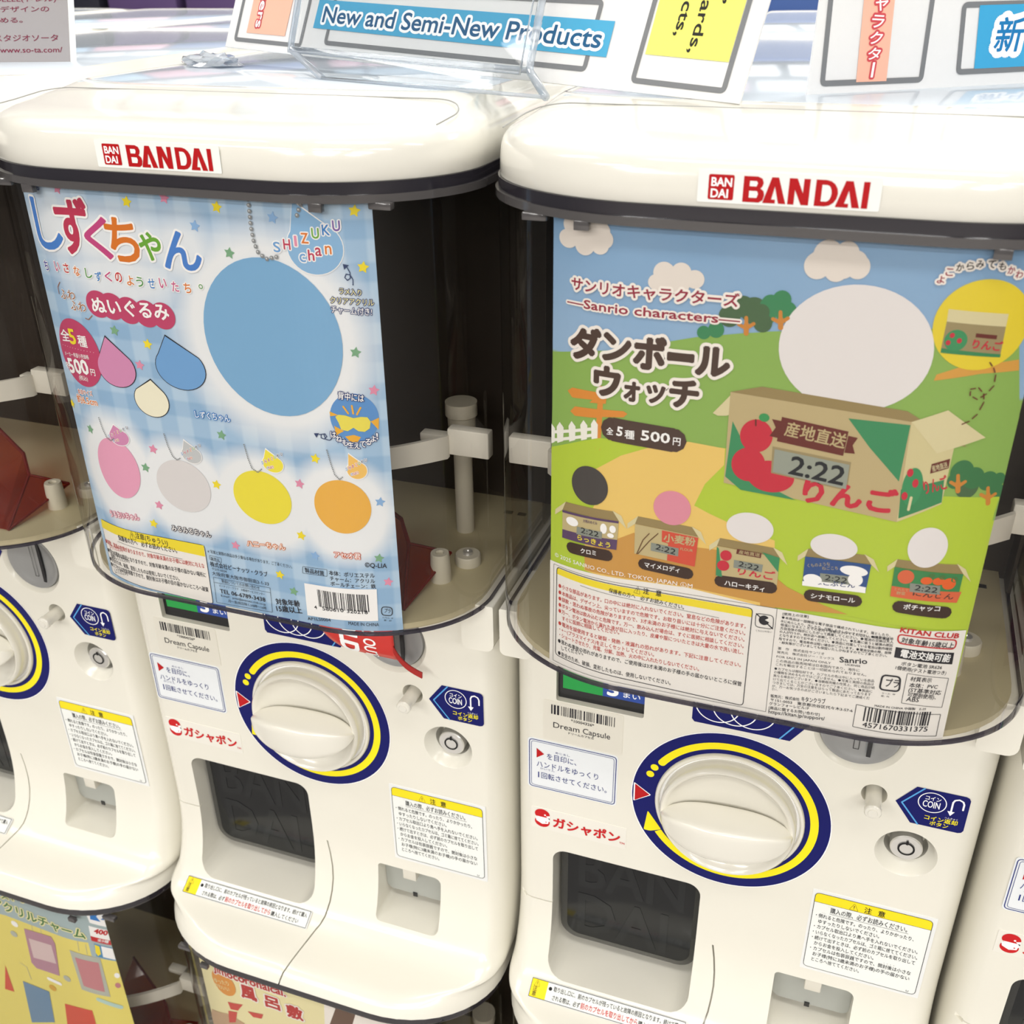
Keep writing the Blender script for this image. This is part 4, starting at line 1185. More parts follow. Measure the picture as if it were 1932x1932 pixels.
body = boolean('control_body', body_shell(), cutters, M_BODY, MACH)

# -- delivery flap with its clear edge and raised letters
fl = prism_y(rrect(-.1085, -.0165, -.1790, -.070, .010), .0120, .0175)
V, F = fl; mesh_obj('delivery_flap', V, F, M_FLAP, MACH, sharp=30)
flap = bpy.data.objects['delivery_flap']
fo = rrect(-.1138, -.0125, -.1850, -.066, .014); fi = rrect(-.1085, -.0165, -.1790, -.070, .010)
V = [(x, .0135, z + ZB) for x, z in fo] + [(x, .0118, z + ZB) for x, z in fi] + [(x, .0190, z + ZB) for x, z in fo] + [(x, .0176, z + ZB) for x, z in fi]
n = len(fo); F = []
for k in range(n):
    j = (k + 1) % n
    F += [(k, j, n + j, n + k), (2 * n + k, 3 * n + k, 3 * n + j, 2 * n + j), (k, 2 * n + k, 2 * n + j, j)]
mesh_obj('flap_edge', V, F, M_FRAME, flap, sharp=40)
pr = Print()
pr.text('BAN', -103, -128, 82, 40, 0, 'dark', bold=2, lay=0); pr.text('DAI', -103, -174, 72, 40, 0, 'dark', bold=2, lay=0)
emb = pr.build('raised_letters', lambda x, z, h: np.c_[x, .0118 - h, z + ZB], flap)
emb.data.materials.clear(); emb.data.materials.append(M_EMB)
V, F = prism_y(rrect(-.116, -.0115, -.200, -.086, .012), .0488, .0495)
mesh_obj('chute_back', V, F, M_BLACKHOLE, MACH)

# -- coin return recess: grey plate, tongue, notch
V, F = prism_y(rrect(.0436, .0955, -.1835, -.1452, (.006, .006, .002, .002)), .0100, .0130)
plate = mesh_obj('coin_return_plate', V, F, M_GREY2, MACH, sharp=30)
box_obj('plate_slot', .0660, .0696, .0092, .0101, -.1855 + ZB, -.1815 + ZB, M_DARK, plate)
box_obj('coin_return_tongue', .0635, .0745, -.0003, .009, -.1570 + ZB, -.1450 + ZB, M_WHITEP, MACH, .0008)

# -- key lock
V, F = lathe_y([(.0002, .0050), (.0040, .0050), (.0044, .0054), (.0088, .0054), (.0095, .0062), (.0095, .020)], .1072, -.0158 + ZB, 40, True, True)
lock = mesh_obj('key_lock', V, F, M_METAL, MACH, sharp=30)
pr = Print(); pr.ring(107.2, -15.8, 5.0, 5.0, 1.1, 'lblk', 1); pr.poly([(106.5, -12.5), (107.9, -12.5), (107.9, -9.3), (106.5, -9.3)], 'lblk', 1)
pr.build('keyway', lambda x, z, h: np.c_[x, .0049 - h, z + ZB], lock)
# -- coin return button
V, F = lathe_y([(.0002, -.0162), (.0026, -.0162), (.0028, -.0158), (.0044, -.0156), (.0050, -.0148), (.0050, -.012), (.0047, -.0118), (.0047, .03)], .0826, .0250 + ZB, 32)
mesh_obj('coin_return_button', V, F, M_KNOB, MACH, sharp=30)
# -- coin dial
V, F = lathe_y([(.0002, .0055), (.0120, .0052), (.0190, .0038), (.0212, .0020), (.0226, .0020), (.0230, .0034), (.0230, .010)], .0690, .0670 + ZB, 56)
dial = mesh_obj('coin_dial', V, F, M_GREY, MACH, sharp=40)
box_obj('coin_slot', .0743, .0768, .0034, .0058, .0495 + ZB, .083 + ZB, M_DARK, dial)
pr = Print(); pr.line([(66.6, 53), (69.6, 53), (69.6, 82), (66.6, 82)], .35, 'lblk', 1, True); pr.line([(73.6, 50), (73.6, 83)], .4, 'steel', 1)
pr.build('dial_marking', lambda x, z, h: np.c_[x, .0045 - h + 0 * x, z + ZB], dial)
# -- price window
win = box_obj('price_window', -.1150, -.0582, .0040, .0052, .0462 + ZB, .0733 + ZB, M_DARK, MACH)
pr = Print()
pr.poly([(-111.8, 54.3), (-85.6, 54.3), (-85.6, 72), (-111.8, 72)], 'green', 1); pr.poly([(-85.6, 54.3), (-58.6, 54.3), (-58.6, 72), (-85.6, 72)], 'blue5', 1)
pr.text('5', -83.2, 56.4, 8.2, 9.5, 0, 'white', bold=5, lay=2, res=4); pr.text('まい', -73.5, 56.6, 12.5, 4.6, 0, 'white', bold=1, lay=2)
pr.build('price_plate', lambda x, z, h: np.c_[x, .0035 - h, z + ZB], win)

# -- crank: ring print, dish, handle bar
pr = Print()
pr.ell(0, -14.6, 63.2, 63.2, 'white', .5, 96)
pr.ring(0, -14.6, 62.6, 62.6, 15.4, 'bblue', 1, n=96)
pr.ring(0, -14.6, 55.4, 55.4, 5.0, 'byel', 2, a0=-146, a1=147, n=96)
pr.ell(52.9 * math.cos(math.radians(147)), -14.6 + 52.9 * math.sin(math.radians(147)), 2.5, 2.5, 'byel', 2.2)
for a in (154.3, 161.3): pr.ell(54.3 * math.cos(math.radians(a)), -14.6 + 54.3 * math.sin(math.radians(a)), 2.55, 2.55, 'byel', 2)
ARH = [(r * math.cos(math.radians(a)), -14.6 + r * math.sin(math.radians(a))) for r, a in ((53.4, -164.5), (62.0, -149.5), (58.2, -147.3), (50.2, -146.2))]
pr.rbox(ARH, 1.2, 'byel', 2.4)
T3 = [(-60.8, -8.0), (-60.6, -22.2), (-50.9, -14.9)]
pr.rbox([(-61.7, -6.9), (-61.5, -23.2), (-49.8, -14.9)], 1.2, 'white', 2); pr.rbox(T3, .6, 'bred', 3)
pr.ell(-.4, -64.8, 1.3, 1.3, 'white', 4)
pr.build('dial_ring_sticker', map_panel(), MACH)
dish = [(.0002, -.0012), (.0160, -.0018), (.0280, -.0036), (.0350, -.0066), (.0385, -.0102), (.0398, -.0118), (.0410, -.0122), (.0420, -.0112), (.0426, -.0085), (.0428, .008)]
V, F = lathe_y(dish, 0, -.0146 + ZB, 72)
crank = mesh_obj('crank_dish', V, F, M_KNOB, MACH, sharp=50)
V, F = lathe_y([(.0444, .006), (.0444, -.0020), (.0450, -.0026), (.0466, -.0026), (.0472, -.0018), (.0472, .0)], 0, -.0146 + ZB, 72, False, False)
mesh_obj('crank_collar', V, F, M_KNOB, MACH, sharp=40)
def crank_bar():
    V = []; F = []; nu, ns = 40, 40
    A = .0412
    for i in range(nu + 1):
        th = math.pi * i / nu; u = -math.cos(th)
        w = max(1e-3, (1 - abs(u) ** 2.3))
        H = .0105 * w ** .60 + .0003; D = .0265 * w ** .55 + .0004
        y0 = -.004 - .0065 * abs(u) ** 4
        for k in range(ns):
            a = 2 * math.pi * k / ns
            ce, se = math.cos(a), math.sin(a)
            sx = math.copysign(abs(ce) ** .26, ce); sz = math.copysign(abs(se) ** .34, se)
            yy = y0 - D * (sx * .5 + .5) * (1 - .0 * sz * sz); zz = H * sz * (1.0 if sz > 0 else 1.45)
            V.append((A * u, yy, zz))
        # rotate slightly
    c, s = math.cos(math.radians(3)), math.sin(math.radians(3))
    V = [(x * c - z * s, y, x * s + z * c - .0146 + ZB) for x, y, z in V]
    for i in range(nu):
        for k in range(ns):
            F.append((i * ns + k, i * ns + (k + 1) % ns, (i + 1) * ns + (k + 1) % ns, (i + 1) * ns + k))
    F.append(tuple(range(ns))); F.append(tuple(range(nu * ns, (nu + 1) * ns)))
    return V, F
V, F = crank_bar(); mesh_obj('crank_handle', V, F, M_KNOB, crank, sharp=70)

# -- stickers on the control body
def sticker(name, quad, r, c, fill_parent=MACH, y0=-.0002, th=.0003, m=None):
    V, F = prism_y(rrect(quad[0] / 1000, quad[1] / 1000, quad[2] / 1000, quad[3] / 1000, r / 1000, 4), y0 + .0002, y0 - th + .0002)
    return mesh_obj(name, V, F, m, fill_parent)
# blue coin-return plate
pr = Print()
pr.rbox([(94.9, 24.7), (104.9, 38.6), (134.5, 38.6), (134.5, 10.5), (105.2, 10.5)], 0, 'bblue', 1) if 0 else pr.poly([(94.9, 24.7), (104.9, 38.5), (131.6, 38.5), (133.4, 37.8), (134.4, 36), (134.4, 13), (133.4, 11.2), (131.6, 10.5), (105.2, 10.5)], 'bblue', 1)
pr.line([(109.1, 38.4), (98.4, 24.7), (109.4, 10.6)], .9, 'lblue', 2)
pr.ring(114.6, 29.1, 7.9, 7.6, .55, 'white', 2)
pr.text('コイン', 110.0, 30.6, 9.2, 3.2, 0, 'white', bold=2, lay=2); pr.text('COIN', 109.5, 25.3, 9.8, 4.9, 0, 'white', bold=2, lay=2, res=4)
pr.line([(131.4, 28.4), (131.4, 32.5), (130.6, 34.4), (128.4, 35.4), (126.2, 34.4), (125.4, 32.5), (125.4, 25.5)], 1.0, 'white', 2)
pr.poly([(123.4, 25.6), (127.4, 25.6), (125.4, 22.2)], 'white', 2)
pr.text('コイン返却', 111.6, 15.9, 19, 3.3, 0, 'byel', bold=2, lay=2); pr.text('ボタン', 115.5, 12.2, 10.6, 3.1, 0, 'byel', bold=2, lay=2); pr.text('へんきゃく', 122.8, 19.6, 7.6, 1.3, 0, 'white', lay=2)
st = pr.build('coin_return_sticker', map_panel(), MACH)
# red/white instruction plate
pl = sticker('instruction_sticker', (-134.6, -72.8, -32.0, 11.2), 2.5, None, m=mat('print_white_plate', (.80, .83, .85), .35))
pr = Print()
for g, r, w in ((0.9, 2.6, .55), (2.3, 2.0, .3)): pr.rbox([(-134.3 + g, 10.9 - g), (-73.1 - g, 10.9 - g), (-73.1 - g, -31.7 + g), (-134.3 + g, -31.7 + g)], r, 'sinstr', 1, ring=w)
pr.poly([(-128.3, 3.1), (-128.3, -5.2), (-123.0, -.9)], 'bred', 1)
pr.text('を目印に、', -121.6, -4.6, 24, 5.0, 0, 'sinstr', bold=0, lay=1); pr.text('めじるし', -115.5, 1.7, 10.5, 1.6, 0, 'sinstr', lay=1)
pr.text('ハンドルをゆっくり', -128.6, -12.8, 44, 5.2, 0, 'sinstr', lay=1); pr.text('かいてん', -126.0, -14.5, 10.5, 1.5, 0, 'sinstr', lay=1)
pr.text('1', -128.6, -22, 3.4, 5, 0, 'sinstr', bold=1, lay=1); pr.text('回転させてください。', -125.4, -22.2, 49, 5.0, 0, 'sinstr', lay=1)
pr.build('instruction_print', map_panel(-.0004), pl)
# maker sticker
ms = sticker('maker_sticker', (-132.3, -64.8, -68.6, -49.6), .8, None, m=M_LABEL)
pr = Print()
pr.ell(-124.2, -55.0, 5.4, 4.6, 'redcap', 1); pr.poly([(-123.2, -55.6), (-117.6, -52.6), (-117.6, -58.5)], 'white', 1.5) if 0 else None
pr.ell(-124.2, -61.8, 5.4, 4.8, 'redcap', 1); pr.poly([(-129.6, -57.5), (-118.8, -60.5), (-118.9, -58.8), (-121.5, -56.2), (-118.8, -55.2), (-118.8, -57.4)], 'white', 1.4)
pr.poly([(-129.2, -58.5), (-124.5, -57.6), (-119.4, -59.8), (-119.9, -62.6), (-124.2, -63.8), (-128.4, -61.6)], 'white', 2)
pr.ell(-124.4, -60.9, 4.0, 2.0, 'redcap', 2.5) if 0 else None
pr.ell(-122.2, -55.2, .7, .7, 'white', 2); pr.ell(-121.4, -61.3, .5, .5, 'redcap', 3)
pr.text('ガシャポン', -117.0, -64.2, 48.5, 8.6, 0, 'redcap', bold=4, lay=1, res=4); pr.text('TM', -69.4, -64.6, 3.8, 1.8, 0, 'redcap', bold=1, lay=1)
pr.build('maker_print', map_panel(-.0004), ms)
# shop barcode label
bl = sticker('barcode_sticker', (-123.8, -70.6, 12.6, 45.0), 1.5, None, m=mat('label_cream', (.74, .71, .62), .4))
pr = Print()
pr.bars(-118.4, 34.6, 42.2, 7.6, 5, 1); pr.text('*10004326*', -105.0, 31.2, 15.4, 2.2, 0, 'ink', bold=1, lay=1)
pr.text('Dream', -117.4, 23.7, 18.6, 4.6, 0, 'ink', bold=0, lay=1, res=4); pr.text('Capsule', -97.2, 23.7, 18.6, 4.6, 0, 'ink', bold=0, lay=1, res=4)
pr.text('ドリームカプセル', -107.2, 20.6, 17.8, 1.9, 0, 'ink', bold=1, lay=1)
pr.build('barcode_print', map_panel(-.0004), bl)
# blue coin plate behind the cover edge
pr = Print()
pr.poly([(-28.2, 54.4), (-26.6, 52.3), (30.6, 52.3), (44.5, 73), (30.6, 94), (-28.2, 94)], 'bblue', 1)
pr.line([(24.6, 52.5), (38.2, 73), (24.6, 93.8)], .9, 'lblue', 2)
for x in (-13.5, -3.0, 7.5): pr.ring(x, 67.5, 13.5, 12.4, .7, 'white', 2)
pr.build('coin_plate_sticker', map_panel(), MACH)
# caution sticker
cs = sticker('caution_sticker', (58.4, 133.6, -136.2, -61.8), .6, None, m=mat('label_white', (.80, .81, .80), .4))
pr = Print()
pr.rbox([(60.3, -64.3), (131.2, -64.3), (131.2, -133.4), (60.3, -133.4)], 3.2, 'paperg', 1)
pr.rbox([(60.4, -64.4), (131.1, -64.4), (131.1, -72.2), (60.4, -72.2)], 2.4, 'cyel', 1.5)
pr.poly([(60.4, -68.5), (131.1, -68.5), (131.1, -72.2), (60.4, -72.2)], 'cyel', 1.6)
pr.rbox([(60.3, -64.3), (131.2, -64.3), (131.2, -133.4), (60.3, -133.4)], 3.2, 'lblk', 2, ring=.35)
pr.line([(60.4, -72.3), (131.1, -72.3)], .25, 'lblk', 2)
pr.text('⚠', 81.2, -71.4, 5.2, 5.0, 0, 'lblk', lay=2); pr.text('注', 90.6, -71.5, 4.8, 4.8, 0, 'lblk', bold=2, lay=2); pr.text('意', 98.8, -71.5, 4.8, 4.8, 0, 'lblk', bold=2, lay=2)
pr.text('購入の際、必ずお読みください。', 70.8, -79.3, 49.2, 4.6, 0, 'lblk', bold=1, lay=2); pr.line([(70.8, -80.3), (118.8, -80.3)], .22, 'lblk', 2)
for i, (t, w) in enumerate((('・倒れると危険です。のったり、よりかかったり、', 63), ('　ゆすったりしないでください。', 43), ('・カプセル取出口より奥へ手を入れないでください。', 67), ('・いらなくなったカプセルは、ゴミ箱に捨ててください。', 67.5), ('・続けて出すときは、必ず前のカプセルを取り出して', 65.5), ('　からお金を投入してください。', 42.5), ('・カプセルは包装容器ですので、開封後は小さな', 64.5), ('　お子様(特に3歳未満のお子様)の手の届かない', 64.5), ('　ところへ捨ててください。', 35.5))):
    pr.text(t, 61.6, -85.6 - 5.15 * i, w, 3.5, 0, 'lblk', bold=1, lay=2)
for x, z, w in ((69, -75.0, 3.6), (79, -75, 3), (92, -75, 3), (66, -81.6, 2.6), (80, -81.6, 4), (78, -91.9, 8), (97, -91.9, 2), (64, -102.2, 3), (70, -102.2, 2), (95, -102.2, 4), (112, -102.2, 4), (84, -112.4, 10), (108, -112.4, 8), (82, -117.6, 10)):
    pr.text('・・・・', x, z, w, 1.6, 0, 'lblk', lay=2)
pr.text('U', 125.4, -132.4, 1.8, 1.8, 0, 'lblk', bold=1, lay=2)
pr.build('caution_print', map_panel(-.0004), cs)
# tray sticker on the sloping apron
def map_tray(lift):
    e = np.array([1., .0, .0]); u = np.array([0, .0109, .0065]); u = u / np.linalg.norm(u)
    o = np.array([-.1249, -.0295, -.2086 + ZB]); n = np.array([0, -u[2], u[1]])
    return lambda a, b, h: o + np.outer(a, e) + np.outer(b, u) + np.outer(h + lift, n)
fn = map_tray(.0013)
PQ = rrect(-.0008, .1150, -.0006, .0134, .0006, 2)
a = fn(np.array([p[0] for p in PQ]), np.array([p[1] for p in PQ]), np.zeros(len(PQ))); b = fn(np.array([p[0] for p in PQ]), np.array([p[1] for p in PQ]), np.full(len(PQ), -.0006)); n = len(PQ)
ts = mesh_obj('tray_sticker', list(map(tuple, a)) + list(map(tuple, b)), [tuple(range(n))] + [(k, (k + 1) % n, n + (k + 1) % n, n + k) for k in range(n)], bpy.data.materials['label_white'], MACH)
pr = Print()
pr.poly([(0, 0), (114, 0), (114, 12.7), (0, 12.7)], 'paperg', 1); pr.line([(0, 0), (114, 0), (114, 12.7), (0, 12.7)], .35, 'lblk', 3, True)
pr.poly([(.2, .2), (12.2, .2), (12.2, 12.5), (.2, 12.5)], 'cyel', 2); pr.text('⚠', 1.6, 8.2, 4.2, 3.8, 0, 'lblk', lay=3); pr.text('注', 1.8, 4.6, 3.4, 3.2, 0, 'lblk', bold=1, lay=3); pr.text('意', 1.8, 1.0, 3.4, 3.2, 0, 'lblk', bold=1, lay=3); pr.ell(14.6, 8.6, 1.3, 1.3, 'lblk', 3)
pr.text('取り出し口に、前のカプセルが残っていると故障の原因となります。続けて購入', 17, 7.4, 95, 3.4, 0, 'lblk', bold=1, lay=3)
pr.text('される際は、必ず', 17, 1.6, 21.5, 3.4, 0, 'lblk', bold=1, lay=3); pr.text('前のカプセルを取り出してから', 38.8, 1.6, 42.5, 4.0, 0, 'tred', bold=2, lay=3); pr.text('購入してください', 81.6, 1.6, 25, 3.4, 0, 'lblk', bold=1, lay=3)
pr.build('tray_print', map_tray(.0014), ts)

# -- shoulder lugs beside the clear case
for sx in (-1, 1):
    x0, x1 = sorted((sx * .1266, sx * .1480))
    V, F = prism_y(rrect(x0, x1, .0840, .1180, (.004, .006, .001, .001), 4), -.014, .035)
    mesh_obj('shoulder_lug', V, F, M_BODY, MACH, sharp=50)

# -- the clear capsule case, built for one tier; tier 2 sits .6035 lower
def ring_loft(levels, m, name, parent, depth, deg=35, caps=True, n=14, nf=14):
    """levels: (z, inset, extra front inset)"""
    V = []; F = []; cnt = None
    for z, ins, fi in levels:
        rx = max(.02, .085 - ins * .8); ry = max(.02, .068 - fi * .8)
        P = front_curve(.1445 - ins, rx, -.0675 + fi, ry, n, nf)
        rb = .03
        P = P + [(.1445 - ins, depth - rb), (.1445 - ins - rb * .3, depth - rb * .3 - ins), (.1445 - ins - rb, depth - ins), (-.1445 + ins + rb, depth - ins), (-.1445 + ins + rb * .3, depth - rb * .3 - ins), (-.1445 + ins, depth - rb)]
        cnt = len(P); V += [(x, y, z + ZB) for x, y in P]
    for i in range(len(levels) - 1):
        for k in range(cnt):
            a = i * cnt + k; b = i * cnt + (k + 1) % cnt
            F.append((a, b, b + cnt, a + cnt))
    if caps:
        F.append(tuple(reversed(range(cnt)))); F.append(tuple(range((len(levels) - 1) * cnt, len(levels) * cnt)))
    return mesh_obj(name, V, F, m, parent, sharp=deg)
def strip_along(z0, z1, off0, off1, m, name, parent, s_end=.205, close=True, ysides=.10):
    """band following the case outline between two offsets (outer, inner)"""
    ss = np.linspace(-.1735, .1735, 61)
    V = []; F = []
    def row(off, z):
        x, y = on_arc(ss, off)
        P = [(x[0], ysides, z + ZB)] + [(a, b, z + ZB) for a, b in zip(x, y)] + [(x[-1], ysides, z + ZB)]
        return P
    rows = [row(off0, z0), row(off0, z1), row(off1, z1), row(off1, z0)]
    n = len(rows[0]); V = sum(rows, [])
    for r in range(4):
        q = (r + 1) % 4
        for k in range(n - 1): F.append((r * n + k, r * n + k + 1, q * n + k + 1, q * n + k))
    F.append((0, n, 2 * n, 3 * n)); F.append((n - 1, 2 * n - 1, 3 * n - 1, 4 * n - 1))
    return mesh_obj(name, V, F, m, parent, sharp=40)
def cover_sheet(dz, parent):
    ss = np.linspace(-.1735, .1735, 121); zs = (.1176, .2, .29, .3715)
    x, y = on_arc(ss, .001)
    base = [(x[0], .115)] + list(zip(x, y)) + [(x[-1], .115)]
    V = []; F = []
    for z in zs: V += [(a, b, z + dz + ZB) for a, b in base]
    n = len(base)
    for i in range(len(zs) - 1):
        for k in range(n - 1): F.append((i * n + k, i * n + k + 1, (i + 1) * n + k + 1, (i + 1) * n + k))
    return mesh_obj('clear_case', V, F, M_COVER, parent, smooth=True)
def tier(dz, parent):
    c = cover_sheet(dz, parent)
    strip_along(.1170 + dz, .1188 + dz, .0008, -.0012, M_EDGE, 'case_bottom_edge', c)
    strip_along(.3690 + dz, .3746 + dz, .0012, -.003, M_RIM, 'case_top_rim', c)
    strip_along((.3652 if dz == 0 else .3672) + dz, .3690 + dz, .0026 if dz == 0 else .0006, -.0005, M_RIM2, 'case_top_ledge', c)
    for s in (-.086, .083):
        x, y = on_arc(np.array([s]), .002)
        box_obj('case_tab', x[0] - .0035, x[0] + .0035, y[0] - .001, y[0] + .0025, .3612 + dz + ZB, .3655 + dz + ZB, M_RIM2, c, .0004)
    for s in (-.112, .113):
        x, y = on_arc(np.array([s]), .0025)
        box_obj('case_clip', x[0] - .006, x[0] + .006, y[0] - .0012, y[0] + .004, .3618 + dz + ZB, .3655 + dz + ZB, M_RIM2, c, .0008)
    # inside: floor, back board, arm, brackets, rods, posts, red guides
    P = front_curve(.1390, .080, -.0618, .063, 12, 12) + [(.1390, .125), (-.1390, .125)]
    n = len(P); z0, z1 = .1165 + dz + ZB, .1205 + dz + ZB
    V = [(x, y, z0) for x, y in P] + [(x, y, z1) for x, y in P]
    fl = mesh_obj('case_floor', V, [tuple(reversed(range(n))), tuple(range(n, 2 * n))] + [(k, (k + 1) % n, n + (k + 1) % n, n + k) for k in range(n)], M_FLOOR, parent)
    bm = bmesh.new(); add_box(bm, -.1445, .1445, .122, .126, .116 + dz + ZB, .374 + dz + ZB)
    for s in (-1, 1):
        a, b = sorted((s * .1430, s * .1450)); add_box(bm, a, b, .10, .45, .116 + dz + ZB, .374 + dz + ZB)
    bm_obj('back_board', bm, M_BACK, parent)
    ib = bpy.data.objects.new('interior_frame', None); COL.objects.link(ib); ib.parent = parent
    # curved front arm
    ss = [-.1196 + .2392 * k / 30 for k in range(31)]
    def arm_y(x): return -.052 + .045 * (abs(x) / .1196) ** 2.4
    V = []; F = []
    for x in ss:
        y = arm_y(x); zt = .2250 - .006 * (1 - (abs(x) / .12) ** 2) ; zb_ = .2107 - .004 * (1 - (abs(x) / .12) ** 2)
        for yy, zz in ((y, zb_), (y, zt), (y + .0035, zt), (y + .0035, zb_)): V.append((x, yy, zz + dz + ZB))
    for i in range(30):
        for k in range(4): F.append((i * 4 + k, i * 4 + (k + 1) % 4, i * 4 + 4 + (k + 1) % 4, i * 4 + 4 + k))
    F.append((3, 2, 1, 0)); F.append((120, 121, 122, 123))
    mesh_obj('front_arm', V, F, M_WHITEP, ib, sharp=50)
    for s in (-1, 1):
        for q0, q1, ya, yb, za, zb2 in ((.1185, .1440, -.004, .004, .2120, .2285), (.0955, .1125, .008, .016, .2125, .2178)):
            bm = bmesh.new(); a, b = sorted((s * q0, s * q1)); add_box(bm, a, b, ya, yb, za + dz + ZB, zb2 + dz + ZB, .001)
            bm_obj('side_bracket', bm, M_WHITEP, ib)
        V, F = merge(lathe_z([(.0105, .2150 + dz + ZB), (.0105, .2060 + dz + ZB), (.0092, .2050 + dz + ZB), (.0088, .1900 + dz + ZB), (.0080, .1880 + dz + ZB), (.0062, .1878 + dz + ZB), (.0062, .1205 + dz + ZB)], s * .098, .068))
        mesh_obj('support_rod', V, F, M_POST, ib, sharp=40)
        V, F = merge(lathe_z([(.0068, .1205 + dz + ZB), (.0060, .1385 + dz + ZB), (.0056, .1400 + dz + ZB), (.0028, .1400 + dz + ZB), (.0026, .1380 + dz + ZB), (.0005, .1380 + dz + ZB)], s * .107, .003))
        post = mesh_obj('screw_post', V, F, M_POST, ib, sharp=40)
        V, F = lathe_z([(.0085, .1206 + dz + ZB), (.0085, .1265 + dz + ZB), (.0078, .1275 + dz + ZB), (.0005, .1275 + dz + ZB)], s * .116, .027)
        mesh_obj('screw_boss', V, F, M_POST, ib, sharp=40)
        V, F = lathe_z([(.0034, .1275 + dz + ZB), (.0030, .1292 + dz + ZB), (.0012, .1294 + dz + ZB), (.0008, .1286 + dz + ZB)], s * .116, .027, 16)
        mesh_obj('screw', V, F, M_METAL, ib, sharp=40)
        # red guide: thick edge and slanting sheet
        A = (s * .085, .005, .1415 + dz + ZB); B = (s * .109, .016, .1330 + dz + ZB); C = (s * .100, -.038, .1215 + dz + ZB); D = (s * .0940, -.038, .1215 + dz + ZB); E = (s * .0775, .012, .1540 + dz + ZB)
        G2 = (s * .03, -.045, .1212 + dz + ZB); H2 = (s * .02, .04, .165 + dz + ZB)
        V = [A, B, C, D, E, G2, H2, tuple(np.add(A, (0, .001, 0))), tuple(np.add(B, (0, .001, 0))), tuple(np.add(C, (0, .001, 0)))]
        mesh_obj('red_guide', V, [(0, 1, 2), (0, 2, 3, 4), (4, 3, 5, 6)], M_RED, ib)
        V, F = merge(tube([B, C], .0009, 6), tube([A, C], .0011, 6), tube([A, B], .0009, 6), tube([A, E, H2], .0014, 6))
        mesh_obj('red_guide_edge', V, F, M_REDE, ib)
    # hole pair in the floor
    for x in (.118, .128): box_obj('floor_hole', x - .003, x + .003, .098, .102, .1206 + dz + ZB, .1210 + dz + ZB, M_DARK, fl)
tier(0.0, MACH)
tier(-.6035, MACH)

# -- lid
LID = [(.3745, .0004, .0004), (.3750, 0, 0), (.3830, .0002, .0002), (.3885, .0008, .0008), (.3920, .0020, .0022), (.3948, .0042, .0050), (.3968, .0072, .0100), (.3982, .0105, .0180), (.3994, .0125, .0350), (.4008, .0140, .0560), (.4026, .0150, .0740), (.4046, .0160, .0860), (.4054, .0168, .0920), (.4052, .0176, .0950), (.4040, .0184, .0965)]
lid = ring_loft(LID, M_LID, 'lid', MACH, .47, deg=60)
V = [(-.120, .034, .4049 + ZB), (.120, .034, .4049 + ZB), (.120, .505, .4049 + ZB), (-.120, .505, .4049 + ZB)]
tp = box_obj('lid_film', -.1245, .1245,   .0310, .450, .4040 + ZB, .4050 + ZB, M_PANEL, lid, .0004)
# hood seam
def lid_z(yy):
    P = [(-.0675 + f, z) for z, i, f in LID][2:13]
    return float(np.interp(yy, [p[0] for p in P], [p[1] for p in P]))
pts = []
half = [(.1335, -.034)] + [(.1130 + .0205 * math.cos(math.radians(t)), -.012 + .0250 * math.sin(math.radians(t))) for t in range(0, 91, 6)]
path = [(-x, y) for x, y in half] + [(x / 10, .0130) for x in (-.9, -.6, -.3, 0, .3, .6, .9)] + half[::-1]
for x, y in path:
    pts.append((x, y, lid_z(y) - .0001 + ZB - .0012 * max(0, (abs(x) - .128) / .0055)))
V, F = tube(pts, .00035, 6); mesh_obj('lid_seam', V, F, M_SEAM, lid)
# maker logo sticker on the lid front
def lid_arc(base):
    def f(s, z, h):
        x, y = on_arc(s, base + h)
        return np.c_[x * (.1445 / .145), y, z + ZB]
    return f
pr = Print(); pr.rbox([(-36.6, 376.8), (35.5, 376.8), (35.5, 389.8), (-36.6, 389.8)], .8, 'paperg', 1)
ls = pr.build('logo_sticker', lid_arc(.0008), lid, cuts=[-30, -20, -10, 0, 10, 20, 30])
pr = Print()
pr.rbox([(-32.2, 378.1), (-21.8, 378.1), (-21.8, 388.1), (-32.2, 388.1)], .8, 'redlogo', 1)
pr.text('BAN', -31.3, 383.5, 8.9, 3.5, 0, 'white', bold=3, lay=2, res=4); pr.text('DAI', -31.3, 379.0, 7.6, 3.5, 0, 'white', bold=3, lay=2, res=4)
Z0, Z1 = 377.8, 388.0
def letterD(x0, x1, w=3.3):
    out = [(x0, Z0), (x0, Z1), (x0 + (x1 - x0) * .42, Z1)]
    for k in range(9):
        a = math.pi / 2 - math.pi * k / 8; out.append((x0 + (x1 - x0) * .45 + (x1 - x0) * .55 * math.cos(a), (Z0 + Z1) / 2 + (Z1 - Z0) / 2 * math.sin(a)))
    pr.poly(out, 'redlogo', 1)
    inn = [(x0 + 2.5, Z0 + 1.9), (x0 + 2.5, Z1 - 1.9)]
    for k in range(9):
        a = math.pi / 2 - math.pi * k / 8; inn.append((x0 + 4.4 + (x1 - x0 - 6.9) * max(0, math.cos(a)), (Z0 + Z1) / 2 + ((Z1 - Z0) / 2 - 1.9) * math.sin(a)))
    pr.poly(inn, 'paperg', 2)
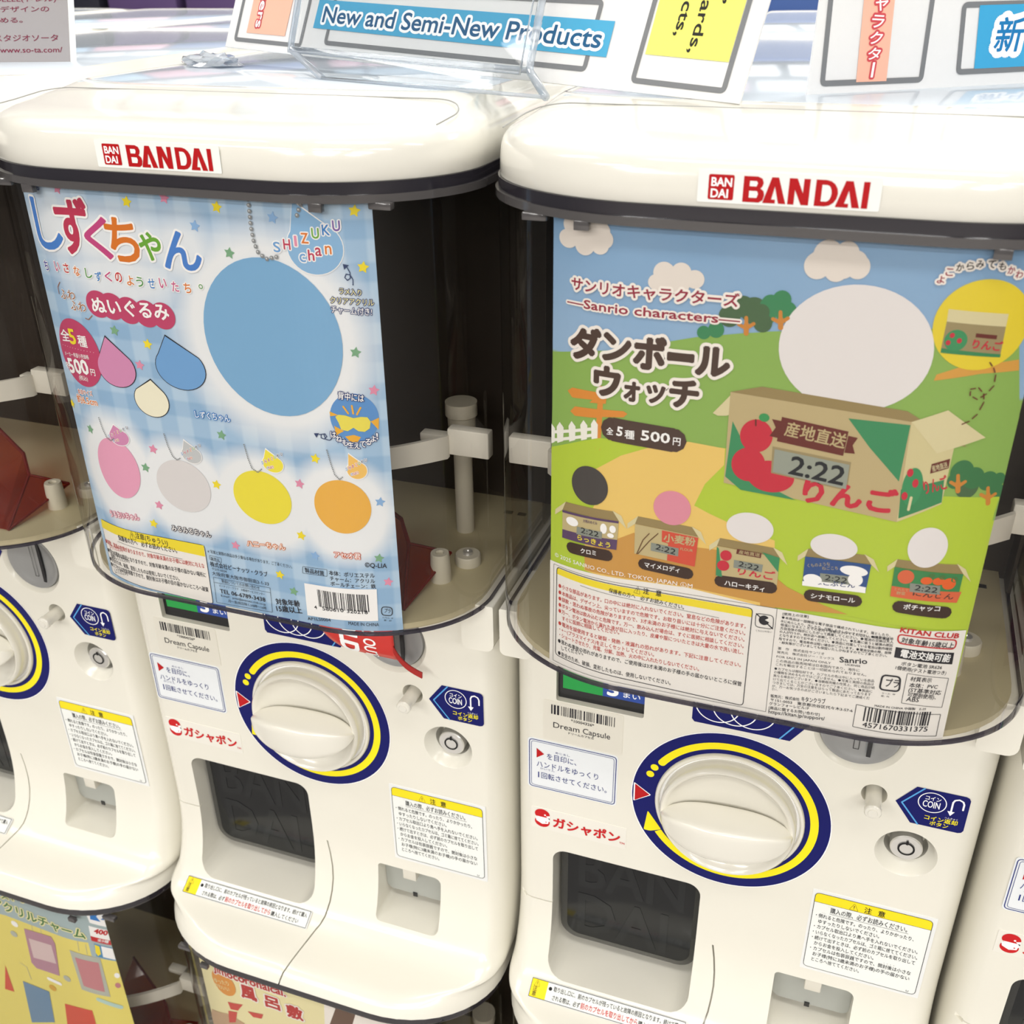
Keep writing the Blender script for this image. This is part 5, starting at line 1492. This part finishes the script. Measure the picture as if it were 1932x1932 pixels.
def letterB(x0, x1):
    m = (Z0 + Z1) / 2 + .3; out = [(x0, Z0), (x0, Z1), (x1 - 3.0, Z1), (x1 - 1.2, Z1 - .8), (x1 - .6, Z1 - 2.4), (x1 - 1.0, m + 1.0), (x1 - 1.7, m + .2), (x1 - .4, m - .8), (x1, m - 2.4), (x1 - .5, Z0 + 1), (x1 - 2.0, Z0)]
    pr.poly(out, 'redlogo', 1)
    pr.poly([(x0 + 2.5, m + .9), (x0 + 2.5, Z1 - 1.8), (x1 - 3.4, Z1 - 1.8), (x1 - 2.9, Z1 - 2.6), (x1 - 3.4, m + .9)], 'paperg', 2)
    pr.poly([(x0 + 2.5, Z0 + 1.8), (x0 + 2.5, m - .9), (x1 - 3.0, m - .9), (x1 - 2.5, m - 2.0), (x1 - 3.0, Z0 + 1.8)], 'paperg', 2)
def letterA(xl, xr, ax0, ax1):
    pr.poly([(xl, Z0), (ax0, Z1), (ax1, Z1), (xr, Z0), (xr - 2.9, Z0), (ax1 - 1.25, Z1 - 3.6), (xl + 3.4, Z0 + 1.5), (xl + 5.0, Z0 + 1.5), (xl + 5.0, Z0)], 'redlogo', 1)
letterB(-18.0, -9.4); letterA(-9.9, -.7, -6.9, -4.2)
pr.poly([(0, Z0), (0, Z1), (3.1, Z1), (5.7, Z0 + 4.6), (5.7, Z1), (8.2, Z1), (8.2, Z0), (5.3, Z0), (2.5, Z0 + 5.8), (2.5, Z0)], 'redlogo', 1)
letterD(10.4, 19.2); letterA(18.6, 27.9, 21.7, 24.5); pr.poly([(28.5, Z0), (30.9, Z0), (30.9, Z1), (28.5, Z1)], 'redlogo', 1)
pr.build('logo_print', lid_arc(.00095), ls, cuts=[-30, -20, -10, 0, 10, 20, 30])

# -- lower body and feet down to the shop floor
bm = bmesh.new(); add_box(bm, -.146, .146, .0, .45, .035, -.8300 + .3445 + ZB, .006); bm_obj('lower_body', bm, M_BODY, MACH)
box_obj('tower_back', -.1445, .1445, .40, .45, -.49 + ZB, .3745 + ZB, M_BACK, MACH)
for x in (-.11, .11):
    for y in (.05, .40):
        V, F = lathe_z([(.018, 0), (.018, .02), (.012, .036)], x, y, 16); mesh_obj('foot', V, F, M_DARK, MACH, sharp=40)

# ------------------------------------------------------------ placing the machines
tag(MACH, 'ivory capsule machine with pale blue starry poster and red card in its coin slot', 'capsule machine', 'capsule machines in the front row')
MPOS = {0: (-PITCH, .0029, .0012), 2: (PITCH, 0, 0), 3: (2 * PITCH, .0009, -.0092)}
MLAB = {0: 'ivory capsule machine cut off by the left edge, empty case above and yellow poster below',
        2: 'ivory capsule machine with the green meadow poster showing an open cardboard box',
        3: 'ivory capsule machine cut off by the right edge, only its left side showing'}
M_ = {1: MACH}
def copy_few(o):
    c = o.copy(); COL.objects.link(c)
    for ch in list(o.children):
        if ch.name in ('lid', 'control_body', 'clear_case', 'back_board', 'tower_back', 'lower_body', 'foot'): copy_tree(ch, c)
    return c
for k, (x, y, z) in MPOS.items():
    c = copy_tree(MACH); c.location = (x, y, z); c['label'] = MLAB[k]; M_[k] = c
for i, x in enumerate((-.9, -.6, -.3, 0, .3, .6)):
    c = copy_few(MACH); c.location = (x, .945, 0); c.rotation_euler = (0, 0, math.pi)
    c['label'] = 'white capsule machine lid in the rear row, seen over the tops of the front machines'; c['group'] = 'capsule machines in the rear row'
for i, x in enumerate((-.9, -.6)):
    c = copy_few(MACH); c.location = (x, 0.003, 0)
    c['label'] = 'white lidded capsule machine in the front row further left, behind the standing notice'; c['group'] = 'capsule machines further left in the front row'

# ------------------------------------------------------------ posters
CUTS = [s for s in range(-106, 110, 4) if abs(s) > 50]
def noise2(x, y, seed=0):
    return np.sin(x * .9 + seed) * np.sin(y * .7 + seed * 2) * .5 + np.sin(x * .31 + y * .23 + seed) * .5
def poster(name, label, group, px, py, pz, dz, data, base, s0, s1, z0, z1, paint):
    root = empty(name, (px, py - .06, pz + z0 / 1000 + dz + ZB), label, 'poster', group)
    ni, nj = int((s1 - s0) / 1.6), int((z1 - z0) / 1.6)
    S, Z = np.meshgrid(np.linspace(s0, s1, ni), np.linspace(z0, z1, nj), indexing='ij')
    f = map_arc(dz, -.0042)
    X = f(S.ravel() / 1000, Z.ravel() / 1000, 0 * S.ravel())
    F = []
    idx = np.arange(ni * nj).reshape(ni, nj)
    F = np.stack([idx[:-1, :-1].ravel(), idx[1:, :-1].ravel(), idx[1:, 1:].ravel(), idx[:-1, 1:].ravel()], 1)
    me = bpy.data.meshes.new('poster_sheet'); me.from_pydata(X.tolist(), [], F.tolist())
    col = paint(S.ravel(), Z.ravel())
    at = me.color_attributes.new('print', 'FLOAT_COLOR', 'POINT')
    at.data.foreach_set('color', np.c_[col, np.ones(len(col))].astype(np.float32).ravel())
    m = bpy.data.materials.new(name + '_paper'); m.use_nodes = True
    b = m.node_tree.nodes['Principled BSDF']; b.inputs['Roughness'].default_value = .4
    a = m.node_tree.nodes.new('ShaderNodeAttribute'); a.attribute_name = 'print'
    m.node_tree.links.new(a.outputs['Color'], b.inputs['Base Color'])
    me.materials.append(m); me.polygons.foreach_set('use_smooth', [True] * len(me.polygons))
    o = bpy.data.objects.new('poster_sheet', me); COL.objects.link(o)
    pr = Print(); pr.spec(data)
    p = pr.build('poster_print', map_arc(dz, -.0041), None, clip=(s0, s1, z0, z1), cuts=CUTS)
    for q in (o, p):
        q.parent = root; q.location = (-root.location.x + px, -root.location.y + py, -root.location.z + pz)
    return root
def mixc(a, b, t):
    a = np.array(a); b = np.array(b); return a * (1 - t[:, None]) + b * t[:, None]
def paint1(S, Z):
    c0 = np.array(hexc('a4c6e6')); c1 = np.array(hexc('b9d5ee')); c2 = np.array(hexc('92b9de'))
    q = 10.5
    u = (np.floor(S / q) % 2); v = (np.floor(Z / q) % 2)
    col = np.where(((u + v) == 2)[:, None], c2, np.where(((u + v) == 0)[:, None], c1, c0))
    fade = np.clip((330 - Z) / 200, 0, 1)
    t = np.zeros(len(S))
    for it in P1:
        if it[0] == 'G':
            d = np.hypot((S - it[1]) / (it[3] * 1.0), (Z - it[2]) / (it[4] * .78)); t = np.maximum(t, np.clip((1.5 - d) / .45, 0, 1))
    for x, z, r in ((-40, 338, 48), (-75, 342, 30), (0, 336, 26), (-40, 318, 45)):
        d = np.hypot((S - x) / r, (Z - z) / 20); t = np.maximum(t, np.clip(1.3 - d, 0, .85))
    return mixc(col, hexc('f2f6fa'), t)
def paint2(S, Z):
    t = np.clip((Z - 250) / 120, 0, 1); n = noise2(S * .12, Z * .1, 2) * .5 + .5
    col = mixc(np.tile(hexc('a9c6e4'), (len(S), 1)), hexc('7fa9d2'), np.clip(t * .8 + .25 * n, 0, 1))
    col[Z < 300] = hexc(PALHEX['hill']); col[Z < 246] = hexc(PALHEX['lime'])
    return col
def paint3(S, Z): return np.tile(hexc(PALHEX['ybase']), (len(S), 1))
def paint4(S, Z): return np.tile(hexc(PALHEX['fbase']), (len(S), 1))
poster('display_poster', 'pale blue gingham poster with stars, key chain charms and rainbow lettering', None, 0, 0, 0, 0, P1, 0, -105, 109.5, 117.2, 368.5, paint1)
poster('display_poster', 'meadow and sky poster with brown katakana title and an open cardboard box clock', None, PITCH, 0, 0, 0, P2, 0, -106.4, 107.8, 117.2, 369, paint2)
poster('display_poster', 'yellow poster with grey header and charm pictures in the lower case at left', None, -PITCH, .0029, .0012, -.6035, P3, 0, -106, 107, 117.2, 369, paint3)
poster('display_poster', 'cream poster with red kanji lettering in the lower case below the blue poster', None, 0, 0, 0, -.6035, P4, 0, -104, 106, 117.2, 369, paint4)
poster('display_poster', 'plain pale poster in the lower case below the meadow poster', None, PITCH, 0, 0, -.6035, [['E', 0, 240, 30, 30, 'sand', 2]], 0, -104, 106, 117.2, 369, paint4)

# ------------------------------------------------------------ red sold-out card in the coin slot
def tag_map(u, v, h):
    """u across 0..66 mm, v upward 0..45 mm; the lower edge curls back"""
    u = np.asarray(u) * 1000; v = np.asarray(v) * 1000
    x = .0290 + u / 1000 * .92
    y = -.0215 + .00022 * np.maximum(u - 15, 0) + .0060 * np.exp(-v / 3.5) - .00006 * v * (u < 200)
    z = .0730 - .00018 * u + v / 1000 + .004 * np.exp(-u / 6)
    z = z - .0060 * (1 - np.exp(-u / 10)) 
    return np.c_[x, y - h, z + ZB]
ct = empty('sold_out_card', (.075, 0, .05 + ZB), 'red card with white lettering stuck in the coin slot under the blue poster', 'card')
def card(name, m, u0, u1, v0, v1, fn, th=.0006):
    nu, nv = 24, 12
    V = []; 
    for h in (0, -th):
        U, W = np.meshgrid(np.linspace(u0, u1, nu), np.linspace(v0, v1, nv), indexing='ij')
        V += fn(U.ravel(), W.ravel(), h + 0 * U.ravel()).tolist()
    F = []; N = nu * nv
    for i in range(nu - 1):
        for j in range(nv - 1):
            a = i * nv + j; F += [(a, a + nv, a + nv + 1, a + 1), (N + a, N + a + 1, N + a + nv + 1, N + a + nv)]
    for i in range(nu - 1):
        for j in (0, nv - 1): a = i * nv + j; F.append((a, a + nv, N + a + nv, N + a))
    for j in range(nv - 1):
        for i in (0, nu - 1): a = i * nv + j; F.append((a, a + 1, N + a + 1, N + a))
    return mesh_obj(name, V, F, m, smooth=True)
cb = card('card_face', mat('red_card', hexc('cf2a22'), .3, coat=.3), 0, .054, 0, .042, tag_map)
def roll_map(u, v, h):
    u = np.asarray(u) * 1000; v = np.asarray(v) * 1000
    x = .0785 + .0012 * u + .0000 * v; y = -.0155 + .0004 * u + .00012 * v
    z = .0640 + v / 1000 * .8 - .0007 * u + .012 * np.exp(-u / 4.0) - .006
    return np.c_[x, y - h, z + ZB]
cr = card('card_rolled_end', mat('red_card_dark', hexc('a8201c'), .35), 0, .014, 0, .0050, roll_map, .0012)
pr = Print(); pr.ell(0, 0, .01, .01, 'white', 1)
pr.text('SO', 0, 0, 24, 19, 90, 'white', bold=6, lay=1)
VV = [a for a in pr.V]; 
pr2 = Print()
def ptext(t, cx, cy, h, w, rot, bold):
    q = Print(); q.text(t, 0, 0, w, h, 0, 'white', bold=bold, lay=1, res=4)
    r = math.radians(rot)
    for v, f in zip(q.V, q.F):
        a = v[:, :2]; b = np.c_[cx + a[:, 0] * math.cos(r) - a[:, 1] * math.sin(r), cy + a[:, 0] * math.sin(r) + a[:, 1] * math.cos(r)]
        pr2.add(b, f - f.min() if False else f - (f.min()), 'white', 1) if False else None
    off = 0
    for v, f in zip(q.V, q.F):
        a = v[:, :2]; b = np.c_[cx + a[:, 0] * math.cos(r) - a[:, 1] * math.sin(r), cy + a[:, 0] * math.sin(r) + a[:, 1] * math.cos(r)]
        pr2.add(b, f - off, 'white', 1); off += len(v)
ptext('SOLD', 17, 38, 12, 36, -90, 6); ptext('SOLD OUT', 33, 40, 8.5, 38, -90, 3)
cp = pr2.build('card_lettering', lambda u, v, h: tag_map(u, v, h + .0001), None)
for o in (cb, cr, cp):
    o.parent = ct; o.location = -ct.location

# ------------------------------------------------------------ notices standing on the lids
def board(name, label, o, e, u, w, h, t, m, prints, cat='sign', pname='notice_print'):
    o = np.array(o) + np.array([0, 0, ZB]); e = np.array(e); u = np.array(u); n = np.cross(e, u); n = n / np.linalg.norm(n)
    if n[1] < 0: n = -n          # n points away from the camera
    root = empty(name, tuple(o), label, cat)
    V = [o, o + e * w, o + e * w + u * h, o + u * h]; V = V + [p + n * t for p in V]
    b = mesh_obj('notice_board', V, [(0, 1, 2, 3), (7, 6, 5, 4), (0, 4, 5, 1), (1, 5, 6, 2), (2, 6, 7, 3), (3, 7, 4, 0)], m)
    pr = Print(); prints(pr)
    p = pr.build(pname, map_plane(o - n * .0001, e, u), None, clip=(0, w * 1000, 0, h * 1000))
    for q in (b, p): q.parent = root; q.location = tuple(-o)
    return root
def rtext(pr, t, x, y, length, h, rot, c, oc=None, ow=0, bold=0):
    """text run starting at x,y, turned by rot degrees"""
    q = Print(); q.text(t, 0, 0, length, h, 0, 'white', bold=bold, lay=1, res=4)
    r = math.radians(rot); off = 0
    for v, f in zip(q.V, q.F):
        a = v[:, :2]; b = np.c_[x + a[:, 0] * math.cos(r) - a[:, 1] * math.sin(r), y + a[:, 0] * math.sin(r) + a[:, 1] * math.cos(r)]
        pr.put(b, f - off, c, 5, oc, ow); off += len(v)
def signA(p):
    for x0, x1, y1 in ((8.4, 80.0, 90), (338.6, 393.5, 90)):
        p.rbox([(x0 + 1.3, 5.6), (x1 - 1.3, 5.0 if x1 > 200 else 5.6), (x1 - 1.3, y1), (x0 + 1.3, y1)], 2, 'sgrey', 2, ring=2.7)
    p.rbox([(102.6, 9.0), (308.2, 8.6), (308.0, 42.4), (102.8, 42.0)], 2, 'sgrey', 2, ring=2.7)
    p.poly([(20.6, 10.5), (61.6, 10.6), (61.6, 88), (20.6, 88)], 'spink', 3)
    rtext(p, 'Characters', 29.0, 79, 65, 7.0, -90, 'white', 'sred', 1.0, 2)
    p.poly([(87.8, 17.3), (320, 15.4), (319.6, 33.4), (88, 35.0)], 'sblue', 3)
    p.text('New and Semi-New Products', 94, 21.4, 221, 10.0, -.45, 'sblue2', 'white', 1.6, 2, 5, 5)
    p.poly([(343, 18.6), (390.6, 18.2), (390.4, 88), (342, 88)], 'syel', 3)
    rtext(p, 'Products,', 356.6, 76, 48, 6.0, -90, 'sblk', None, 0, 2); rtext(p, 'Boards,', 367.0, 60.5, 40, 6.0, -90, 'sblk', None, 0, 2); rtext(p, 'Cards,', 379.0, 82, 38, 6.0, -90, 'sblk', None, 0, 2)
board('shop_notice', 'white english notice with blue banner standing across both lids', (-.1081, .1643, .4145), (.92985521, -.36716594, -.02363195), (.15521438, .39308357, .90630779), .4022, .092, .0012, M_PAPER, signA)
def signB(p):
    p.rbox([(7.8, 4.9), (65.2, 4.4), (60, 88), (3.0, 88)], 2, 'sgrey', 2, ring=2.7)
    p.poly([(27.0, 4.8), (44.6, 4.6), (37, 88), (20, 88)], 'spink', 3)
    for ch, x, y in (('ャ', 34.0, 39.6), ('ラ', 33.6, 32.2), ('ク', 34.2, 24.8), ('タ', 34.6, 17.6), ('キ', 33.2, 47)):
        p.char(ch, x, y, 7.0, 5.6, 'white', 'sred', 1.0, 1, 5, rot=-4)
    p.char('｜', 35.4, 10.2, 1.3, 7.0, 'white', 'sred', 1.0, 1, 5)
    p.rbox([(87.0, 7.2), (190, 7.2), (190, 38.3), (82.3, 38.3)], 2, 'sgrey', 2, ring=2.7)
    p.poly([(96.3, 8.4), (180, 8.4), (180, 38), (91.5, 38)], 'bluesign', 3)
    p.char('新', 113.6, 24.0, 17, 16.5, 'bluesign2', 'white', 3.0, 2, 5); p.char('中', 134, 24, 15, 16, 'bluesign2', 'white', 3.0, 2, 5); p.char('古', 154, 24, 15, 16, 'bluesign2', 'white', 3.0, 2, 5)
board('shop_notice', 'white japanese notice with pink strip and blue field at the upper right', (.2926, .0596, .4050), (.80009204, .59987726, 0), (.03139515, -.04187358, .99862953), .300, .092, .0012, M_PAPER, signB)
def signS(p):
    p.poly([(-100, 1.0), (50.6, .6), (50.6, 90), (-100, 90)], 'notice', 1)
    def rt(t, xr, y, w, h): p.text(t, xr - w, y, w, h, 0, 'swine', bold=1, lay=3, res=4)
    rt('シリーズのはじめる。', 22.6, 27.0, 70, 3.4); rt('みんなのためのオリジナルデザインの', 38.0, 34.0, 122, 3.6); rt('新ブランド。DOLLEL(ドレル)', 43.0, 40.6, 92, 3.4)
    rt('株式会社スタジオソータ', 43.6, 14.8, 74, 4.2); rt('http://www.so-ta.com/', 45.4, 7.4, 61, 3.6)
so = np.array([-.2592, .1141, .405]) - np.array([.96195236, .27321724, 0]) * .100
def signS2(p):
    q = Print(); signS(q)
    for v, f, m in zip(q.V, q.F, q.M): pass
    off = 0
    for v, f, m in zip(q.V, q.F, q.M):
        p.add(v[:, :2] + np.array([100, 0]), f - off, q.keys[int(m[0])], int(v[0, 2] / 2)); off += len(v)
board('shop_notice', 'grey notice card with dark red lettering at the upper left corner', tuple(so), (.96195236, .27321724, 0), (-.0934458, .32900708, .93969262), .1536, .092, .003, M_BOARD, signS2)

# ------------------------------------------------------------ clear stand in front of the english notice
st = empty('acrylic_stand', (.094, .045, .405 + ZB), 'empty clear acrylic sign stand in front of the blue banner', 'stand')
LF = Vector((.0165, .0717, .4058)); RF = Vector((.1722, .0129, .4058)); Lc = Vector((-.0257, .1109, .4181)); Rc = Vector((.1541, .0408, .4152)); Lt = Vector((-.020, .1425, .490)); Rt = Vector((.1505, .0725, .4485))
Rt = Rc + (Lt - Lc)
def plate(name, quad, t, m):
    a, b, c, d = [Vector(q) + Vector((0, 0, ZB)) for q in quad]
    n = (b - a).cross(d - a).normalized() * t
    V = [a, b, c, d, a + n, b + n, c + n, d + n]
    return mesh_obj(name, V, [(0, 1, 2, 3), (7, 6, 5, 4), (0, 4, 5, 1), (1, 5, 6, 2), (2, 6, 7, 3), (3, 7, 4, 0)], m)
s1 = plate('front_pocket', (Lc, Rc, Rt, Lt), .002, M_CLEAR)
s2 = plate('bent_foot', (LF, RF, Rc, Lc), .002, M_CLEAR)
def zz(P): return [tuple(Vector(p) + Vector((0, 0, ZB))) for p in P]
def rounded(P, r=.004):
    out = []
    for i in range(1, len(P) - 1):
        p = Vector(P[i]); a = (Vector(P[i - 1]) - p).normalized() * r; b = (Vector(P[i + 1]) - p).normalized() * r
        for k in range(5):
            t = k / 4; out.append((p + a) * (1 - t) ** 2 + p * 2 * t * (1 - t) + (p + b) * t * t)
    return [Vector(P[0])] + out + [Vector(P[-1])]
parts = [tube(zz(rounded([Lt, Lc, LF])), .0021, 8), tube(zz(rounded([Rt, Rc, RF])), .0021, 8), tube(zz([Lc, Rc]), .0016, 8), tube(zz([LF, RF]), .0010, 8), tube(zz([Vector((.002, -.006, -.001)) + Lt, Vector((.002, -.006, -.001)) + Lc, Vector((-.003, -.006, -.001)) + Rc, Vector((-.003, -.006, -.001)) + Rt]), .0009, 8)]
V, F = merge(*parts); s3 = mesh_obj('polished_edge', V, F, M_CLEARE, smooth=True)
for q in (s1, s2, s3): q.parent = st; q.location = -st.location

# crumpled clear tape on the lid
rnd = random.Random(4)
bm = bmesh.new(); bmesh.ops.create_icosphere(bm, subdivisions=3, radius=1)
for v in bm.verts:
    k = .75 + .5 * rnd.random(); v.co = Vector((v.co.x * .030 * k, v.co.y * .016 * k, max(-.1, v.co.z * k) * .0065))
    v.co = Matrix.Rotation(math.radians(-38), 3, 'Z') @ v.co + Vector((-.103, .139, .4062 + ZB))
tp = bm_obj('crumpled_tape', bm, M_CLEARE, None, 5); tag(tp, 'crumpled piece of clear tape lying on the lid left of the stand', 'tape')

# ------------------------------------------------------------ the shop around
def struct(name, *a, **k):
    o = box_obj(name, *a, **k); o['kind'] = 'structure'; return o
struct('floor', -5, 6, -6.5, 3.4, -.10, 0, mat('grey_shop_floor', (.32, .30, .28), .35, noise=(3, .9)))
struct('ceiling', -5, 6, -6.5, 3.4, 2.80, 2.88, mat('white_ceiling', (.75, .75, .74), .8))
struct('wall_back', -5, 6, 3.3, 3.4, 0, 2.80, mat('shop_wall', (.42, .40, .40), .7))
M_TUBE = bpy.data.materials.new('lamp_diffuser'); M_TUBE.use_nodes = True
b = M_TUBE.node_tree.nodes['Principled BSDF']; b.inputs['Emission Color'].default_value = (1, .97, .92, 1); b.inputs['Emission Strength'].default_value = 9.0
lamp0 = None
for i, (lx, ly, lp) in enumerate(LAMPS):
    if lamp0 is None:
        r = empty('ceiling_light', (lx, ly, 2.80)); box_obj('light_housing', -.62, .62, -.17, .17, -.015, 0, mat('lamp_white', (.8, .8, .8), .4), r); box_obj('diffuser', -.60, .60, -.15, .15, -.019, -.0155, M_TUBE, r)
        lamp0 = r
    else: r = copy_tree(lamp0); r.location = (lx, ly, 2.80)
    tag(r, 'long rectangular ceiling light above the rows of machines', 'light', 'ceiling lights')

# display shelf beyond the rear row
sh = empty('display_shelf', (.2, 2.2, 0), 'dark shop shelving beyond the machines', 'shelf')
bm = bmesh.new(); add_box(bm, -2.6, 3.2, 2.48, 2.50, 0, 2.2); bo = bm_obj('shelf_back', bm, mat('shelf_dark', (.035, .03, .04), .6)); bo.parent = sh; bo.location = -sh.location
for z in (.30, .72, 1.18, 1.55, 1.92):
    q = box_obj('shelf_board', -2.6, 3.2, 2.05, 2.48, z, z + .025, mat('shelf_board_dark', (.06, .055, .06), .4)); q.parent = sh; q.location = -sh.location
for x in (-2.6, -1.15, .3, 1.75, 3.18):
    q = box_obj('shelf_upright', x, x + .02, 2.05, 2.48, 0, 2.2, mat('shelf_board_dark', 0, 0)); q.parent = sh; q.location = -sh.location
rnd = random.Random(9)
cols = {'white': (.85, .86, .88), 'magenta': (.42, .06, .26), 'blue': (.06, .12, .34), 'violet': (.10, .06, .16), 'sky blue': (.45, .65, .85), 'pink': (.80, .45, .55), 'black': (.02, .02, .03)}
proto = {}
def product(x, z, c, w, h):
    key = (c, w, h)
    if key not in proto:
        o = box_obj('product_box', -w / 2, w / 2, 0, .12, 0, h, mat('carton_' + c.replace(' ', '_'), cols[c], .35), None, .004)
        proto[key] = o
    else:
        o = proto[key].copy(); COL.objects.link(o)
    o.location = (x, 2.10, z)
    tag(o, c + ' product box on the dark shelves beyond the machines', 'box', c + ' boxes on the far shelves')
for z, hs, w8 in ((.745, .34, ['black', 'violet', 'black', 'black', 'blue', 'black', 'magenta']), (1.205, .28, ['black', 'violet', 'black', 'blue', 'black', 'blue', 'violet']), (1.575, .28, ['white', 'white', 'sky blue', 'white', 'white', 'pink', 'blue']), (1.945, .26, ['white', 'white', 'sky blue', 'white', 'pink'])):
    x = -2.5
    while x < 3.1:
        w = rnd.choice((.16, .22, .28)); product(x + w / 2, z, rnd.choice(w8), w, hs); x += w + .03

bpy.data.scenes.remove(GSC)
